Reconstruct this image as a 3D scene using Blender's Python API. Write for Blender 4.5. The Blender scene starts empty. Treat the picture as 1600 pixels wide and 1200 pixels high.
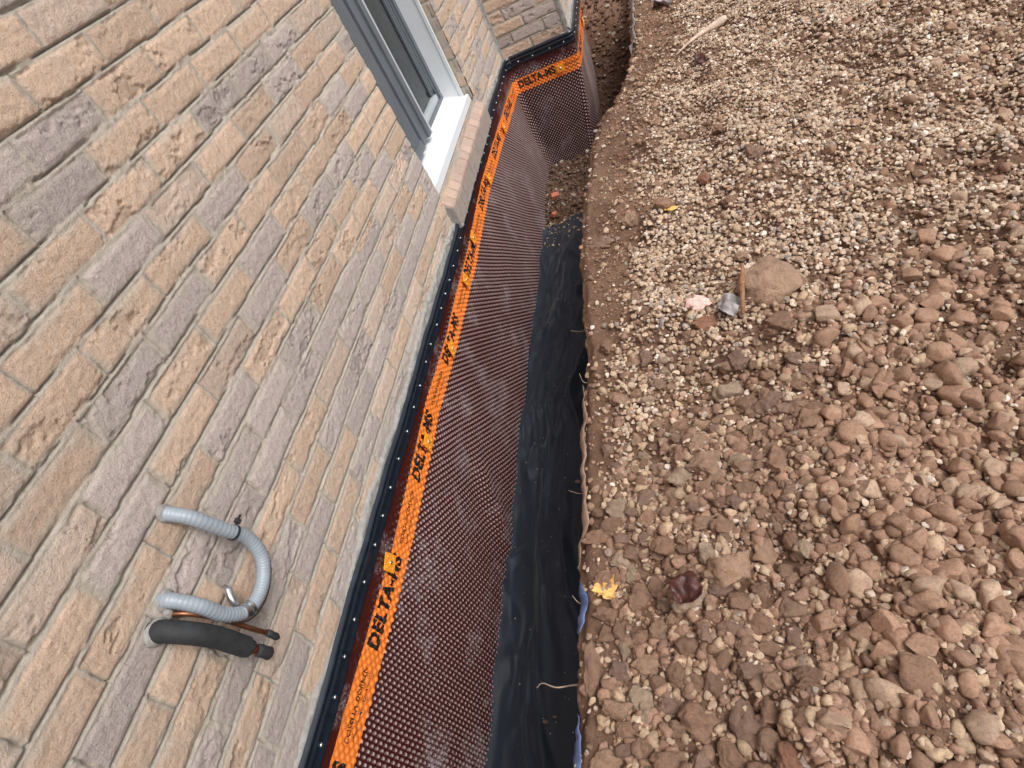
import bpy, bmesh, math, random
import numpy as np
from mathutils import Vector, Matrix

random.seed(7)
rng = np.random.default_rng(11)
S = bpy.context.scene
C = S.collection

# ------------------------------------------------------------------ camera, sky, sun, exposure
CR = np.array([[0.91104546, 0.20423941, 0.35816537],
               [0.09894302, 0.73500528, -0.67080364],
               [-0.40025797, 0.64657057, 0.64941516]])
CAM = np.array([1.0, 0.0, 1.15])
F = 949.16
cd = bpy.data.cameras.new('camera'); cam = bpy.data.objects.new('camera', cd); C.objects.link(cam)
cam.matrix_world = Matrix([list(CR[0]) + [CAM[0]], list(CR[1]) + [CAM[1]], list(CR[2]) + [CAM[2]], [0, 0, 0, 1]])
cd.sensor_width = 36; cd.lens = F / 1600 * 36; cd.clip_start = 0.02; cd.clip_end = 400
S.camera = cam

SUN_EL, SUN_ROT = math.radians(54), math.radians(112)   # rotation: clockwise from +Y towards +X
w = bpy.data.worlds.new('World'); S.world = w; w.use_nodes = True
nt = w.node_tree; nt.nodes.clear()
sky = nt.nodes.new('ShaderNodeTexSky'); sky.sky_type = 'NISHITA'; sky.sun_disc = False
sky.sun_elevation = SUN_EL; sky.sun_rotation = SUN_ROT; sky.air_density = 1.0; sky.dust_density = 4.0
hs = nt.nodes.new('ShaderNodeHueSaturation'); hs.inputs['Saturation'].default_value = 0.30
bg = nt.nodes.new('ShaderNodeBackground'); bg.inputs['Strength'].default_value = 0.138
wo = nt.nodes.new('ShaderNodeOutputWorld')
nt.links.new(sky.outputs[0], hs.inputs['Color']); nt.links.new(hs.outputs[0], bg.inputs['Color']); nt.links.new(bg.outputs[0], wo.inputs[0])
sl = bpy.data.lights.new('overcast_sun', 'SUN'); sl.energy = 1.45; sl.angle = math.radians(20); sl.color = (1, .97, .93)
so = bpy.data.objects.new('overcast_sun', sl); C.objects.link(so)
sd = Vector((math.sin(SUN_ROT) * math.cos(SUN_EL), math.cos(SUN_ROT) * math.cos(SUN_EL), math.sin(SUN_EL)))
so.rotation_euler = sd.to_track_quat('Z', 'Y').to_euler()
S.view_settings.view_transform = 'Standard'; S.view_settings.look = 'None'
S.view_settings.exposure = 0.35; S.view_settings.gamma = 1
S.cycles.max_bounces = 6

# ------------------------------------------------------------------ numeric helpers
_T = {}
def vn(x, y, seed):
    if seed not in _T: _T[seed] = np.random.default_rng(seed).random((256, 256)).astype(np.float32)
    t = _T[seed]
    xi = np.floor(x).astype(np.int64); yi = np.floor(y).astype(np.int64)
    fx = x - xi; fy = y - yi; fx = fx * fx * (3 - 2 * fx); fy = fy * fy * (3 - 2 * fy)
    a = t[xi & 255, yi & 255]; b = t[(xi + 1) & 255, yi & 255]; c = t[xi & 255, (yi + 1) & 255]; d = t[(xi + 1) & 255, (yi + 1) & 255]
    return (a * (1 - fx) + b * fx) * (1 - fy) + (c * (1 - fx) + d * fx) * fy
def fbm(x, y, seed, o=4, g=.5):
    s = 0; a = 1; n = 0
    for k in range(o):
        s = s + a * vn(x * 2 ** k + 17.3 * k, y * 2 ** k + 5.1 * k, seed + k); n += a; a *= g
    return s / n
def ss(a, b, x):
    t = np.clip((x - a) / (b - a), 0, 1); return t * t * (3 - 2 * t)

def mesh_np(name, V, Fq, mat, parent=None, smooth=True, cols=None, origin=None):
    """V (n,3), Fq (m,k) k=3|4"""
    V = np.asarray(V, dtype=np.float32); Fq = np.asarray(Fq, dtype=np.int32)
    me = bpy.data.meshes.new(name)
    k = Fq.shape[1]
    if origin is not None: V = V - np.asarray(origin, dtype=np.float32)
    me.vertices.add(len(V)); me.vertices.foreach_set('co', V.ravel())
    me.loops.add(Fq.size); me.loops.foreach_set('vertex_index', Fq.ravel())
    me.polygons.add(len(Fq)); me.polygons.foreach_set('loop_start', np.arange(0, Fq.size, k, dtype=np.int32))
    me.update(calc_edges=True)
    me.polygons.foreach_set('use_smooth', np.full(len(Fq), smooth))
    if cols is not None:
        for nm, c in cols.items():
            at = me.attributes.new(nm, 'FLOAT_COLOR', 'POINT')
            cc = np.ones((len(V), 4), dtype=np.float32); c = np.asarray(c)
            if c.ndim == 1: cc[:, 0] = c; cc[:, 1] = c; cc[:, 2] = c
            else: cc[:, :c.shape[1]] = c
            at.data.foreach_set('color', cc.ravel())
    me.validate()
    o = bpy.data.objects.new(name, me); C.objects.link(o)
    if mat: me.materials.append(mat)
    if parent is not None: o.parent = parent
    if origin is not None: o.location = Vector([float(t) for t in origin]) - (parent.location if parent is not None else Vector((0, 0, 0)))
    elif parent is not None: o.location = -parent.location
    return o
def grid_faces(nu, nv, off=0):
    i = np.arange(nu - 1)[:, None] * nv + np.arange(nv - 1)[None, :]
    return (np.stack([i, i + nv, i + nv + 1, i + 1], -1).reshape(-1, 4) + off)

def tag(o, label=None, cat=None, group=None, kind=None):
    if label: o['label'] = label
    if cat: o['category'] = cat
    if group: o['group'] = group
    if kind: o['kind'] = kind
    return o
def empty(name, loc, label, cat, group=None):
    o = bpy.data.objects.new(name, None); C.objects.link(o); o.location = loc; o.empty_display_size = .05
    return tag(o, label, cat, group)

class MB:
    def __init__(s): s.v = []; s.f = []
    def add(s, vs, fs):
        b = len(s.v); s.v += [tuple(map(float, p)) for p in vs]; s.f += [tuple(i + b for i in f) for f in fs]
    def box(s, x0, y0, z0, x1, y1, z1):
        s.add([(x0,y0,z0),(x1,y0,z0),(x1,y1,z0),(x0,y1,z0),(x0,y0,z1),(x1,y0,z1),(x1,y1,z1),(x0,y1,z1)],
              [(0,3,2,1),(4,5,6,7),(0,1,5,4),(1,2,6,5),(2,3,7,6),(3,0,4,7)])
    def tube(s, pts, rad, n=12, cap=True, squash=None):
        pts = [Vector(p) for p in pts]; m = len(pts)
        if not hasattr(rad, '__len__'): rad = [rad] * m
        up = None; rings = []
        for i, p in enumerate(pts):
            t = (pts[min(i + 1, m - 1)] - pts[max(i - 1, 0)]).normalized()
            if up is None: up = t.orthogonal().normalized()
            a = (up - t * up.dot(t)).normalized(); b = t.cross(a); up = a
            rings += [p + (a * math.cos(2 * math.pi * k / n) + b * math.sin(2 * math.pi * k / n)) * rad[i] for k in range(n)]
        fs = [(i * n + k, i * n + (k + 1) % n, (i + 1) * n + (k + 1) % n, (i + 1) * n + k) for i in range(m - 1) for k in range(n)]
        if cap: fs += [tuple(range(n))[::-1], tuple((m - 1) * n + k for k in range(n))]
        s.add(rings, fs)
    def build(s, name, mat, parent=None, smooth=False, bevel=0, origin=None):
        me = bpy.data.meshes.new(name)
        o0 = Vector(origin) if origin is not None else Vector((0, 0, 0))
        me.from_pydata([tuple(Vector(p) - o0) for p in s.v], [], s.f); me.update()
        bm = bmesh.new(); bm.from_mesh(me); bmesh.ops.recalc_face_normals(bm, faces=bm.faces)
        if bevel: bmesh.ops.bevel(bm, geom=list(bm.edges), offset=bevel, segments=2, affect='EDGES', profile=.6)
        bm.to_mesh(me); bm.free()
        me.polygons.foreach_set('use_smooth', [smooth] * len(me.polygons))
        o = bpy.data.objects.new(name, me); C.objects.link(o); me.materials.append(mat)
        if parent is not None: o.parent = parent; o.location = o0 - parent.location
        else: o.location = o0
        return o

# ------------------------------------------------------------------ materials
def new_mat(name):
    m = bpy.data.materials.new(name); m.use_nodes = True
    n = m.node_tree; return m, n, n.nodes['Principled BSDF'], n.links
def noise(n, l, scale, detail=6, rough=.6, vec=None):
    t = n.nodes.new('ShaderNodeTexNoise'); t.inputs['Scale'].default_value = scale
    t.inputs['Detail'].default_value = detail; t.inputs['Roughness'].default_value = rough
    if vec is None:
        g = n.nodes.new('ShaderNodeTexCoord'); vec = g.outputs['Object']
    l.new(vec, t.inputs['Vector']); return t
def ramp(n, l, src, stops):
    r = n.nodes.new('ShaderNodeValToRGB')
    while len(r.color_ramp.elements) < len(stops): r.color_ramp.elements.new(.5)
    for e, (p, c) in zip(r.color_ramp.elements, stops):
        e.position = p; e.color = tuple(c) + (1,) if len(c) == 3 else c
    l.new(src, r.inputs[0]); return r
def mix(n, l, a, b, fac, mode='MIX'):
    x = n.nodes.new('ShaderNodeMix'); x.data_type = 'RGBA'; x.blend_type = mode
    for i, v in ((6, a), (7, b)):
        if isinstance(v, (tuple, list)): x.inputs[i].default_value = tuple(v) + (1,)
        else: l.new(v, x.inputs[i])
    if isinstance(fac, (int, float)): x.inputs[0].default_value = fac
    else: l.new(fac, x.inputs[0])
    return x.outputs[2]
def bump(n, l, b, src, dist, strength=1.0):
    u = n.nodes.new('ShaderNodeBump'); u.inputs['Distance'].default_value = dist; u.inputs['Strength'].default_value = strength
    l.new(src, u.inputs['Height']); l.new(u.outputs[0], b.inputs['Normal']); return u
def attr(n, name):
    a = n.nodes.new('ShaderNodeAttribute'); a.attribute_name = name; return a

def simple(name, col, rough=.6, metal=0, var=.12, scale=60, bd=0, spec=.5):
    m, n, b, l = new_mat(name)
    t = noise(n, l, scale)
    c = [max(0, x * (1 - var * 1.6)) for x in col]; d = [min(1, x * (1 + var * 1.6)) for x in col]
    r = ramp(n, l, t.outputs[0], [(.3, c), (.7, d)]); l.new(r.outputs[0], b.inputs['Base Color'])
    b.inputs['Roughness'].default_value = rough; b.inputs['Metallic'].default_value = metal
    b.inputs['Specular IOR Level'].default_value = spec
    if bd: bump(n, l, b, t.outputs[0], bd)
    return m

# brick : colour attribute 'tone' holds each brick's own colour, 'mortar' the joint mask
def brick_mat():
    m, n, b, l = new_mat('brick_and_mortar')
    tone = attr(n, 'tone'); mo = attr(n, 'mortar')
    t1 = noise(n, l, 300, 5, .75); t2 = noise(n, l, 38, 8, .7); t3 = noise(n, l, 9, 5, .6)
    c = mix(n, l, tone.outputs['Color'], (.30, .26, .23), ramp(n, l, t2.outputs[0], [(.50, (0, 0, 0)), (.78, (.55, .55, .55))]).outputs[0])
    c = mix(n, l, c, (.60, .50, .41), ramp(n, l, t3.outputs[0], [(.5, (0, 0, 0)), (.8, (.35, .35, .35))]).outputs[0])
    c = mix(n, l, c, (.16, .12, .10), ramp(n, l, t1.outputs[0], [(.56, (0, 0, 0)), (.66, (.72, .72, .72))]).outputs[0])
    c = mix(n, l, c, (.72, .66, .58), ramp(n, l, t1.outputs[0], [(.33, (.6, .6, .6)), (.42, (0, 0, 0))]).outputs[0])
    mc = ramp(n, l, t2.outputs[0], [(.3, (.42, .37, .31)), (.7, (.55, .49, .415))])
    c = mix(n, l, c, mc.outputs[0], mo.outputs['Fac'])
    l.new(c, b.inputs['Base Color']); b.inputs['Roughness'].default_value = .93; b.inputs['Specular IOR Level'].default_value = .25
    ad = n.nodes.new('ShaderNodeMath'); ad.operation = 'ADD'; l.new(t1.outputs[0], ad.inputs[0])
    mu = n.nodes.new('ShaderNodeMath'); mu.operation = 'MULTIPLY'; mu.inputs[1].default_value = 1.5; l.new(t2.outputs[0], mu.inputs[0]); l.new(mu.outputs[0], ad.inputs[1])
    bump(n, l, b, ad.outputs[0], .0032)
    return m
M_BRICK = brick_mat()

def cement_mat():
    m, n, b, l = new_mat('cement_smear')
    t = noise(n, l, 60, 8, .65); t2 = noise(n, l, 500, 3, .6)
    r = ramp(n, l, t.outputs[0], [(.3, (.27, .26, .24)), (.55, (.37, .355, .33)), (.75, (.47, .455, .43))])
    l.new(r.outputs[0], b.inputs['Base Color']); b.inputs['Roughness'].default_value = .9
    a = n.nodes.new('ShaderNodeMath'); a.operation = 'ADD'; l.new(t.outputs[0], a.inputs[0]); l.new(t2.outputs[0], a.inputs[1])
    bump(n, l, b, a.outputs[0], .003); return m
M_CEM = cement_mat()

def soil_mat(name, dark, mid, light, bd=.004):
    m, n, b, l = new_mat(name)
    t1 = noise(n, l, 7, 8, .7); t2 = noise(n, l, 120, 8, .75); t3 = noise(n, l, 500, 3, .7)
    r = ramp(n, l, t1.outputs[0], [(.3, dark), (.5, mid), (.72, light)])
    r2 = ramp(n, l, t2.outputs[0], [(.3, (.50, .50, .50)), (.5, (1, 1, 1)), (.75, (1.0, .97, .93))])
    c = mix(n, l, r.outputs[0], r2.outputs[0], 1.0, 'MULTIPLY')
    c = mix(n, l, c, (.52, .44, .36), ramp(n, l, t3.outputs[0], [(.68, (0, 0, 0)), (.74, (.6, .6, .6))]).outputs[0])
    c = mix(n, l, c, mix(n, l, c, (.50, .47, .45), 1.0, 'MULTIPLY'), attr(n, 'trench_shade').outputs['Fac'])  # soil darkened with depth: the trench's shade is put into the colour
    l.new(c, b.inputs['Base Color']); b.inputs['Roughness'].default_value = .95; b.inputs['Specular IOR Level'].default_value = .2
    a = n.nodes.new('ShaderNodeMath'); a.operation = 'MULTIPLY_ADD'; l.new(t2.outputs[0], a.inputs[0]); a.inputs[1].default_value = 2.0; l.new(t3.outputs[0], a.inputs[2])
    bump(n, l, b, a.outputs[0], bd); return m
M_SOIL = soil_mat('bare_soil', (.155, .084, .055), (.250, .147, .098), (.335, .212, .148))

def stone_mat(name, spk=.5, bd=.0015, sc=150):
    m, n, b, l = new_mat(name)
    a = attr(n, 'tone'); t = noise(n, l, sc, 7, .7); t2 = noise(n, l, 30, 3, .5)
    r = ramp(n, l, t.outputs[0], [(.3, (1 - spk,) * 3), (.52, (1, 1, 1)), (.75, (1 + spk * .4,) * 3)])
    c = mix(n, l, a.outputs['Color'], r.outputs[0], 1.0, 'MULTIPLY')
    c = mix(n, l, c, (.23, .135, .09), ramp(n, l, t2.outputs[0], [(.5, (0, 0, 0)), (.68, (.45, .45, .45))]).outputs[0])
    l.new(c, b.inputs['Base Color']); b.inputs['Roughness'].default_value = .9; b.inputs['Specular IOR Level'].default_value = .25
    bump(n, l, b, t.outputs[0], bd); return m
M_GRAVEL = stone_mat('crushed_stone', .35, .0010, 220)
M_CRUMB = stone_mat('soil_crumb', .45, .0012, 200)

def clod_mat(name, col):
    m, n, b, l = new_mat(name)
    oi = n.nodes.new('ShaderNodeObjectInfo')
    t = noise(n, l, 2.0, 9, .70); t2 = noise(n, l, 16, 5, .7)
    r = ramp(n, l, t.outputs[0], [(.28, tuple(x * .66 for x in col)), (.5, col), (.75, tuple(min(1, x * 1.22) for x in col))])
    c = mix(n, l, r.outputs[0], (.52, .41, .32), ramp(n, l, t2.outputs[0], [(.58, (0, 0, 0)), (.72, (.45, .45, .45))]).outputs[0])
    v = ramp(n, l, oi.outputs['Random'], [(0, (.84, .84, .84)), (1, (1.14, 1.12, 1.10))])
    c = mix(n, l, c, v.outputs[0], 1.0, 'MULTIPLY')
    l.new(c, b.inputs['Base Color']); b.inputs['Roughness'].default_value = .95; b.inputs['Specular IOR Level'].default_value = .2
    a = n.nodes.new('ShaderNodeMath'); a.operation = 'MULTIPLY_ADD'; l.new(t.outputs[0], a.inputs[0]); a.inputs[1].default_value = 3.0; l.new(t2.outputs[0], a.inputs[2])
    bump(n, l, b, a.outputs[0], .0048); return m
BROWN, TAN, PALE, GREYB, RED = (.450, .275, .192), (.53, .345, .240), (.62, .46, .335), (.43, .280, .212), (.43, .225, .150)
M_CLODS = {c: clod_mat('dry_earth_%s' % nm, c) for c, nm in ((BROWN, 'brown'), (TAN, 'tan'), (PALE, 'pale'), (GREYB, 'greyish'), (RED, 'reddish'))}

def membrane_mat():
    m, n, b, l = new_mat('brown_dimpled_plastic')
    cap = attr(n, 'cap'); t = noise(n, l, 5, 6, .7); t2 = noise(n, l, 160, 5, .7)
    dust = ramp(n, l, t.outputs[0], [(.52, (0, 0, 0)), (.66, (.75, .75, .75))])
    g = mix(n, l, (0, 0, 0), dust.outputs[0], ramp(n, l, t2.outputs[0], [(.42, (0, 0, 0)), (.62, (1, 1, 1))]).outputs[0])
    c = mix(n, l, (.056, .011, .009), (.70, .56, .54), cap.outputs['Fac'])  # pale stud caps: sky highlights painted in, along with scuffing
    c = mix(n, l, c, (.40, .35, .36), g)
    l.new(c, b.inputs['Base Color'])
    b.inputs['Roughness'].default_value = .38
    b.inputs['Specular IOR Level'].default_value = .4
    return m
M_MEM = membrane_mat()
M_BAND = simple('orange_print', (.83, .215, .035), .42, var=.1, scale=30)
M_INK = simple('black_ink', (.018, .012, .010), .5, var=.2)
M_PLATE = simple('orange_plastic', (.88, .34, .030), .35, var=.05, scale=80)
M_STRIP = simple('black_plastic', (.012, .017, .026), .32, var=.2, scale=40, bd=.0004)
M_ZINC = simple('zinc', (.62, .64, .66), .32, 1.0, var=.1)
def fabric_mat():
    m, n, b, l = new_mat('black_filter_cloth')
    t = noise(n, l, 700, 3, .7); t2 = noise(n, l, 6, 6, .7)
    r = ramp(n, l, t2.outputs[0], [(.3, (.007, .011, .020)), (.6, (.012, .018, .031)), (.8, (.023, .030, .043))])
    l.new(r.outputs[0], b.inputs['Base Color']); b.inputs['Roughness'].default_value = .62
    b.inputs['Sheen Weight'].default_value = .12; b.inputs['Sheen Roughness'].default_value = .5
    bump(n, l, b, t.outputs[0], .0006); return m
M_CLOTH = fabric_mat()
M_WHITE = simple('white_aluminium', (.73, .76, .78), .35, var=.02, scale=8)
M_FRAME = simple('grey_vinyl', (.125, .142, .162), .42, var=.05, scale=8)
M_FRAME2 = simple('light_grey_vinyl', (.42, .45, .47), .4, var=.05, scale=8)
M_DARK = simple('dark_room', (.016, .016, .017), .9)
M_PALEGREEN = simple('pale_green_panel', (.38, .46, .43), .8, var=.05)
M_CONDUIT = simple('grey_pvc_conduit', (.29, .33, .37), .38, var=.08, scale=25)
M_CABLE = simple('dark_cable', (.05, .028, .022), .5)
M_COPPER = simple('tarnished_copper', (.26, .115, .060), .42, .85, var=.3, scale=40)
M_BLACK = simple('black_foam', (.022, .024, .026), .75, var=.2)
M_BLUE = simple('blue_plastic', (.085, .125, .26), .6, var=.45, scale=14)
M_DUSTY = simple('clay_coated_film', (.27, .180, .135), .7, var=.2, scale=30, bd=.002)
M_GREYFILM = simple('grey_dusty_film', (.29, .26, .26), .5, var=.25, scale=20, bd=.002)
M_YLEAF = simple('yellow_leaf', (.72, .42, .13), .6, var=.25, scale=60, bd=.001)
M_RLEAF = simple('red_brown_leaf', (.060, .017, .013), .48, var=.5, scale=40, bd=.001)
M_PINK = simple('pink_foam', (.80, .52, .46), .9, var=.15, scale=120, bd=.003)
M_STICK = simple('bleached_wood', (.60, .45, .36), .8, var=.2, scale=40, bd=.001)
M_ROOT = simple('pale_root', (.42, .31, .23), .85, var=.25, scale=60)
M_WOOD = simple('rusty_wood', (.28, .14, .07), .85, var=.3, scale=60, bd=.002)
M_REDBRICK = simple('red_brick', (.50, .16, .09), .9, var=.15, scale=90, bd=.001)
def glass_mat():
    m, n, b, l = new_mat('window_glass')
    b.inputs['Base Color'].default_value = (.45, .52, .50, 1); b.inputs['Roughness'].default_value = .02
    b.inputs['Transmission Weight'].default_value = 1; b.inputs['IOR'].default_value = 1.5; return m
M_GLASS = glass_mat()

# ------------------------------------------------------------------ ground: one height field, bank + trench
def tab(xs, ys): return lambda v: np.interp(v, xs, ys)
edge_t = tab([-1, .2, .58, .82, 1.13, 1.73, 2.19, 2.55, 2.7, 3.1, 3.35, 4.2, 6, 9], [.60, .588, .573, .569, .57, .558, .560, .575, .62, .735, .79, .81, .84, .9])
wid_t = tab([-1, 2.3, 2.7, 3.1, 3.5, 9], [.035, .035, .22, .16, .06, .06])
def edge(y): return edge_t(y) + (fbm(y * 5, y * 0 + 3.3, 40, 3) - .5) * .040 + (fbm(y * 38, y * 0 + 8.3, 45, 3) - .5) * .016
def ground(x, y):
    e = edge(y); wd = wid_t(y)
    top = (fbm(x * 1.6, y * 1.6, 50, 3) - .5) * .12 + (fbm(x * 7, y * 7, 60, 4) - .5) * .105 + .012 + .05 * ss(.78, 1.15, x) * ss(2.6, .8, y)
    near = ss(e + .28, e + .02, x)                         # trodden strip beside the trench is smoother and lower
    top = top * (1 - .55 * near) - .012 * near
    top = top + (fbm(x * 45, y * 45, 70, 3) - .5) * .012
    top = top - .03 * ss(e + .035, e, x)
    fl = -.80 + .07 * ss(3.15, 3.4, y) + .05 * ss(3.3, 4.0, y) * ss(.1, .5, x) + .60 * ss(4.02, 4.95, y) + (fbm(x * 7, y * 7, 80, 4) - .5) * .09 * ss(3.1, 3.3, y)
    k = ss(e - wd, e, x + (fbm(x * 14, y * 14, 90, 3) - .5) * .05 * ss(2.4, 2.8, y))
    return fl * (1 - k) + top * k
xs = np.unique(np.concatenate([np.arange(-.3, .44, .012), np.arange(.44, .90, .005), np.arange(.9, 2.3, .0065), np.arange(2.3, 7, .06)]))
ys = np.unique(np.concatenate([np.arange(-3, 0, .05), np.arange(0, 2.4, .0065), np.arange(2.4, 5.2, .009), np.arange(5.2, 12, .05)]))
X, Y = np.meshgrid(xs, ys, indexing='ij')
Z = ground(X, Y)
under = (X < -.02) | ((Y > 4.06) & (X < .36))
Z = np.where(under, -1.2, Z)
o = mesh_np('ground', np.stack([X, Y, Z], -1).reshape(-1, 3), grid_faces(len(xs), len(ys)), M_SOIL, cols={'trench_shade': ss(-.10, -.38, Z).ravel()})  # painted shade mask, stronger further below grade
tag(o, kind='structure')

def ray(px, py):
    return CR @ np.array([px - 800., -(py - 600.), -F])
def gpt(px, py):                                            # ground point seen at a photograph pixel (design-time lookup)
    r = ray(px, py); z = 0.
    t = (-CAM[2]) / r[2]
    lo = t * .5
    for k in range(600):
        tt = lo + k * t * .002
        p = CAM + r * tt
        if p[2] <= ground(np.array([p[0]]), np.array([p[1]]))[0]: return p
    return CAM + r * t
def proj(P):
    c = (P - CAM) @ CR
    return 800 + F * c[:, 0] / -c[:, 2], 600 - F * c[:, 1] / -c[:, 2]

# ------------------------------------------------------------------ brick house
house = empty('brick_house', (0, 0, 0), 'tan and mauve rough-faced brick house wall with a recessed white-trimmed window', 'house')
CH, BL = .0675, .2065
def brick_patch(u0, u1, v0, v1, res, fn, phase=0., seed=0, stack=False, bl=BL, cH=CH, vz0=.015, u_ph=.952):
    """fn(u, v, h) -> xyz ; returns verts, faces, tone, mortar"""
    nu = max(2, int(round((u1 - u0) / res)) + 1); nv = max(2, int(round((v1 - v0) / res)) + 1)
    U, V = np.meshgrid(np.linspace(u0, u1, nu), np.linspace(v0, v1, nv), indexing='ij')
    Ud = U + (fbm(U * 14, V * 14, 200 + seed, 3) - .5) * .006; Vd = V + (fbm(U * 9, V * 20, 210 + seed, 3) - .5) * .006
    row = np.floor((Vd - vz0) / cH); off = np.where(np.mod(row, 2) == 0, 0, bl / 2)
    if stack: off = off * 0
    col = np.floor((Ud - u_ph - phase + off) / bl)
    fu = (Ud - u_ph - phase + off) / bl - col; fv = (Vd - vz0) / cH - row
    r1 = vn(row * 1.0 + .0, col * 1.0, 301 + seed); r2 = vn(row, col, 302 + seed); r3 = vn(row, col, 303 + seed); r4 = vn(row, col, 304 + seed)
    du = np.minimum(fu, 1 - fu) * bl; dv = np.minimum(fv, 1 - fv) * cH
    jw = .0016 + .0034 * fbm(U * 22, V * 22, 220 + seed, 4)
    d = np.minimum(du, dv) - jw
    m = ss(0, .0035, d)
    crumble = fbm(U * 70, V * 70, 230 + seed, 4)
    body = .0056 + (r3 - .5) * .003 + (fu - .5) * (r1 - .5) * .004 + (fv - .5) * (r2 - .5) * .004
    pill = -.003 * np.exp(-(d / .006) ** 2)
    n1 = fbm(U * 26, V * 34, 240 + seed, 5, .6); n2 = fbm(U * 15 + r4 * 9, V * 32, 250 + seed, 6, .62)
    fine = fbm(U * 130, V * 130, 270 + seed, 3, .75)
    ch = ss(.57, .60, n2) * ss(.40, .65, r4); rough = (crumble - .5) * (.0010 + .0050 * ch) + (fine - .5) * .0034 + (n1 - .5) * .0020 - ch * .0034
    groove = ss(.0022, .0010, np.abs(fv * cH - .0020 - .0014 * fbm(U * 30, V * 8, 295 + seed, 2))) * ss(.36, .5, fbm(U * 11, V * 30, 280 + seed, 3)) + .8 * ss(.0030, .0012, np.abs(fu * bl - .002)) * ss(.42, .55, fbm(U * 30, V * 12, 290 + seed, 3))
    h = np.where(m > 0, m * (body + pill + rough), 0) + (1 - m) * (.0042 + (crumble - .5) * .004 + (fine - .5) * .002) - np.clip(groove, 0, 1) * .0095
    tan = np.array([.635, .460, .340]); mau = np.array([.505, .428, .395]); pin = np.array([.60, .460, .370])
    bias = ss(.75, .15, V) * .26
    isg = (r1 < .26 + bias)[..., None]; isp = (r2 < .25)[..., None]
    tone = np.where(isg, mau, np.where(isp, pin, tan)) * (.88 + .24 * r3[..., None])
    tone = tone * (1 - .16 * ch[..., None])
    smear = ss(.50, .66, fbm(U * 9, V * 11, 260 + seed, 5)) * .7 * ss(.020, 0, d)      # mortar smeared on to the brick edges
    mort = np.clip(1 - m + smear * m, 0, 1)
    P = fn(U, V, h).reshape(-1, 3)
    return P, (nu, nv), tone.reshape(-1, 3), mort.ravel()
class Acc:
    def __init__(s): s.P = []; s.F = []; s.T = []; s.Mo = []; s.n = 0
    def add(s, r, flip=False):
        P, (nu, nv), T, Mo = r; f = grid_faces(nu, nv, s.n)
        s.F.append(f[:, ::-1] if flip else f); s.P.append(P); s.T.append(T); s.Mo.append(Mo); s.n += len(P)
    def raw(s, P, f, tone, mo=0.):
        P = np.array(P, float); s.F.append(np.array(f) + s.n); s.P.append(P); s.T.append(np.tile(tone, (len(P), 1))); s.Mo.append(np.full(len(P), mo)); s.n += len(P)
    def build(s, name, parent): return mesh_np(name, np.concatenate(s.P), np.concatenate(s.F), M_BRICK, parent, cols={'tone': np.concatenate(s.T), 'mortar': np.concatenate(s.Mo)})
W0, W1 = 2.19, 3.16            # window opening along y
WB, WT = .155, 1.45            # opening bottom, top
face_x = lambda x0: (lambda U, V, h: np.stack([x0 + h, U, V], -1))
A = Acc()
A.add(brick_patch(-.40, W0, .0, 1.38, .0030, face_x(0)))
A.add(brick_patch(-3.0, -.40, .0, 1.38, .008, face_x(0)))
A.add(brick_patch(-3.0, 8.0, 1.38, 3.0, .02, face_x(0)) if False else brick_patch(-3.0, 4.0, WT, 3.0, .012, face_x(0)))
A.add(brick_patch(-3.0, W0, 1.38, WT, .012, face_x(0)))
A.add(brick_patch(W0, W1, .0, WB, .006, face_x(0)))
A.add(brick_patch(W1, 4.0, .0, WT, .0042, face_x(0)))
A.add(brick_patch(-.002, .44, .0, 1.3, .0042, lambda U, V, h: np.stack([U, 4.0 - h, V], -1), phase=.085, seed=5), True)
A.add(brick_patch(-.002, .44, 1.3, 3.0, .012, lambda U, V, h: np.stack([U, 4.0 - h, V], -1), phase=.085, seed=5), True)
A.add(brick_patch(4.0, 9.0, .0, 3.0, .012, lambda U, V, h: np.stack([.44 + h, U, V], -1), phase=.05, seed=9))
# window reveals
A.add(brick_patch(-.15, .002, WB, WT, .005, lambda U, V, h: np.stack([U, W1 - h * .5, V], -1), phase=.06, seed=13), True)
A.add(brick_patch(-.15, .002, WB, WT, .005, lambda U, V, h: np.stack([U, W0 + h * .5, V], -1), phase=.06, seed=14))
A.add(brick_patch(-.15, .002, W0, W1, .012, lambda U, V, h: np.stack([U, V, WT - h * .5], -1), phase=.06, seed=15))
A.build('wall', house)
# core behind the brick faces and foundation below
b = MB()
b.box(-.30, -3, -.05, -.012, W0 - .012, 3.0); b.box(-.30, W1 + .012, -.05, -.012, 4.3, 3.0)
b.box(-.30, W0 - .012, -.05, -.012, W1 + .012, WB - .012); b.box(-.30, W0 - .012, WT + .012, -.012, W1 + .012, 3.0)
b.box(-.012, 4.012, -.05, .428, 9, 3.0)
b.box(-.30, -3, -1.3, -.014, 4.3, -.052); b.box(-.014, 4.014, -1.3, .25, 9, -.052); b.box(.25, 4.3, -1.3, .426, 9, -.052)
b.build('foundation', M_CEM, house)
b = MB(); b.box(-.31, 4.3, -1.3, -.301, 9, 3.0); b.box(-3.0, -3, 2.99, -.301, 9, 3.02); b.build('roof_slab', M_CEM, house)
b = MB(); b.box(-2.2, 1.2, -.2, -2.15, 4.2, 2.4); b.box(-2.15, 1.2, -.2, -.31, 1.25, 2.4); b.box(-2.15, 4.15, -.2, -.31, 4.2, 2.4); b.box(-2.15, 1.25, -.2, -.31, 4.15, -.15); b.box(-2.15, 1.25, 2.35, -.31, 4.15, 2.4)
b.build('interior', M_DARK, house)

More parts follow.
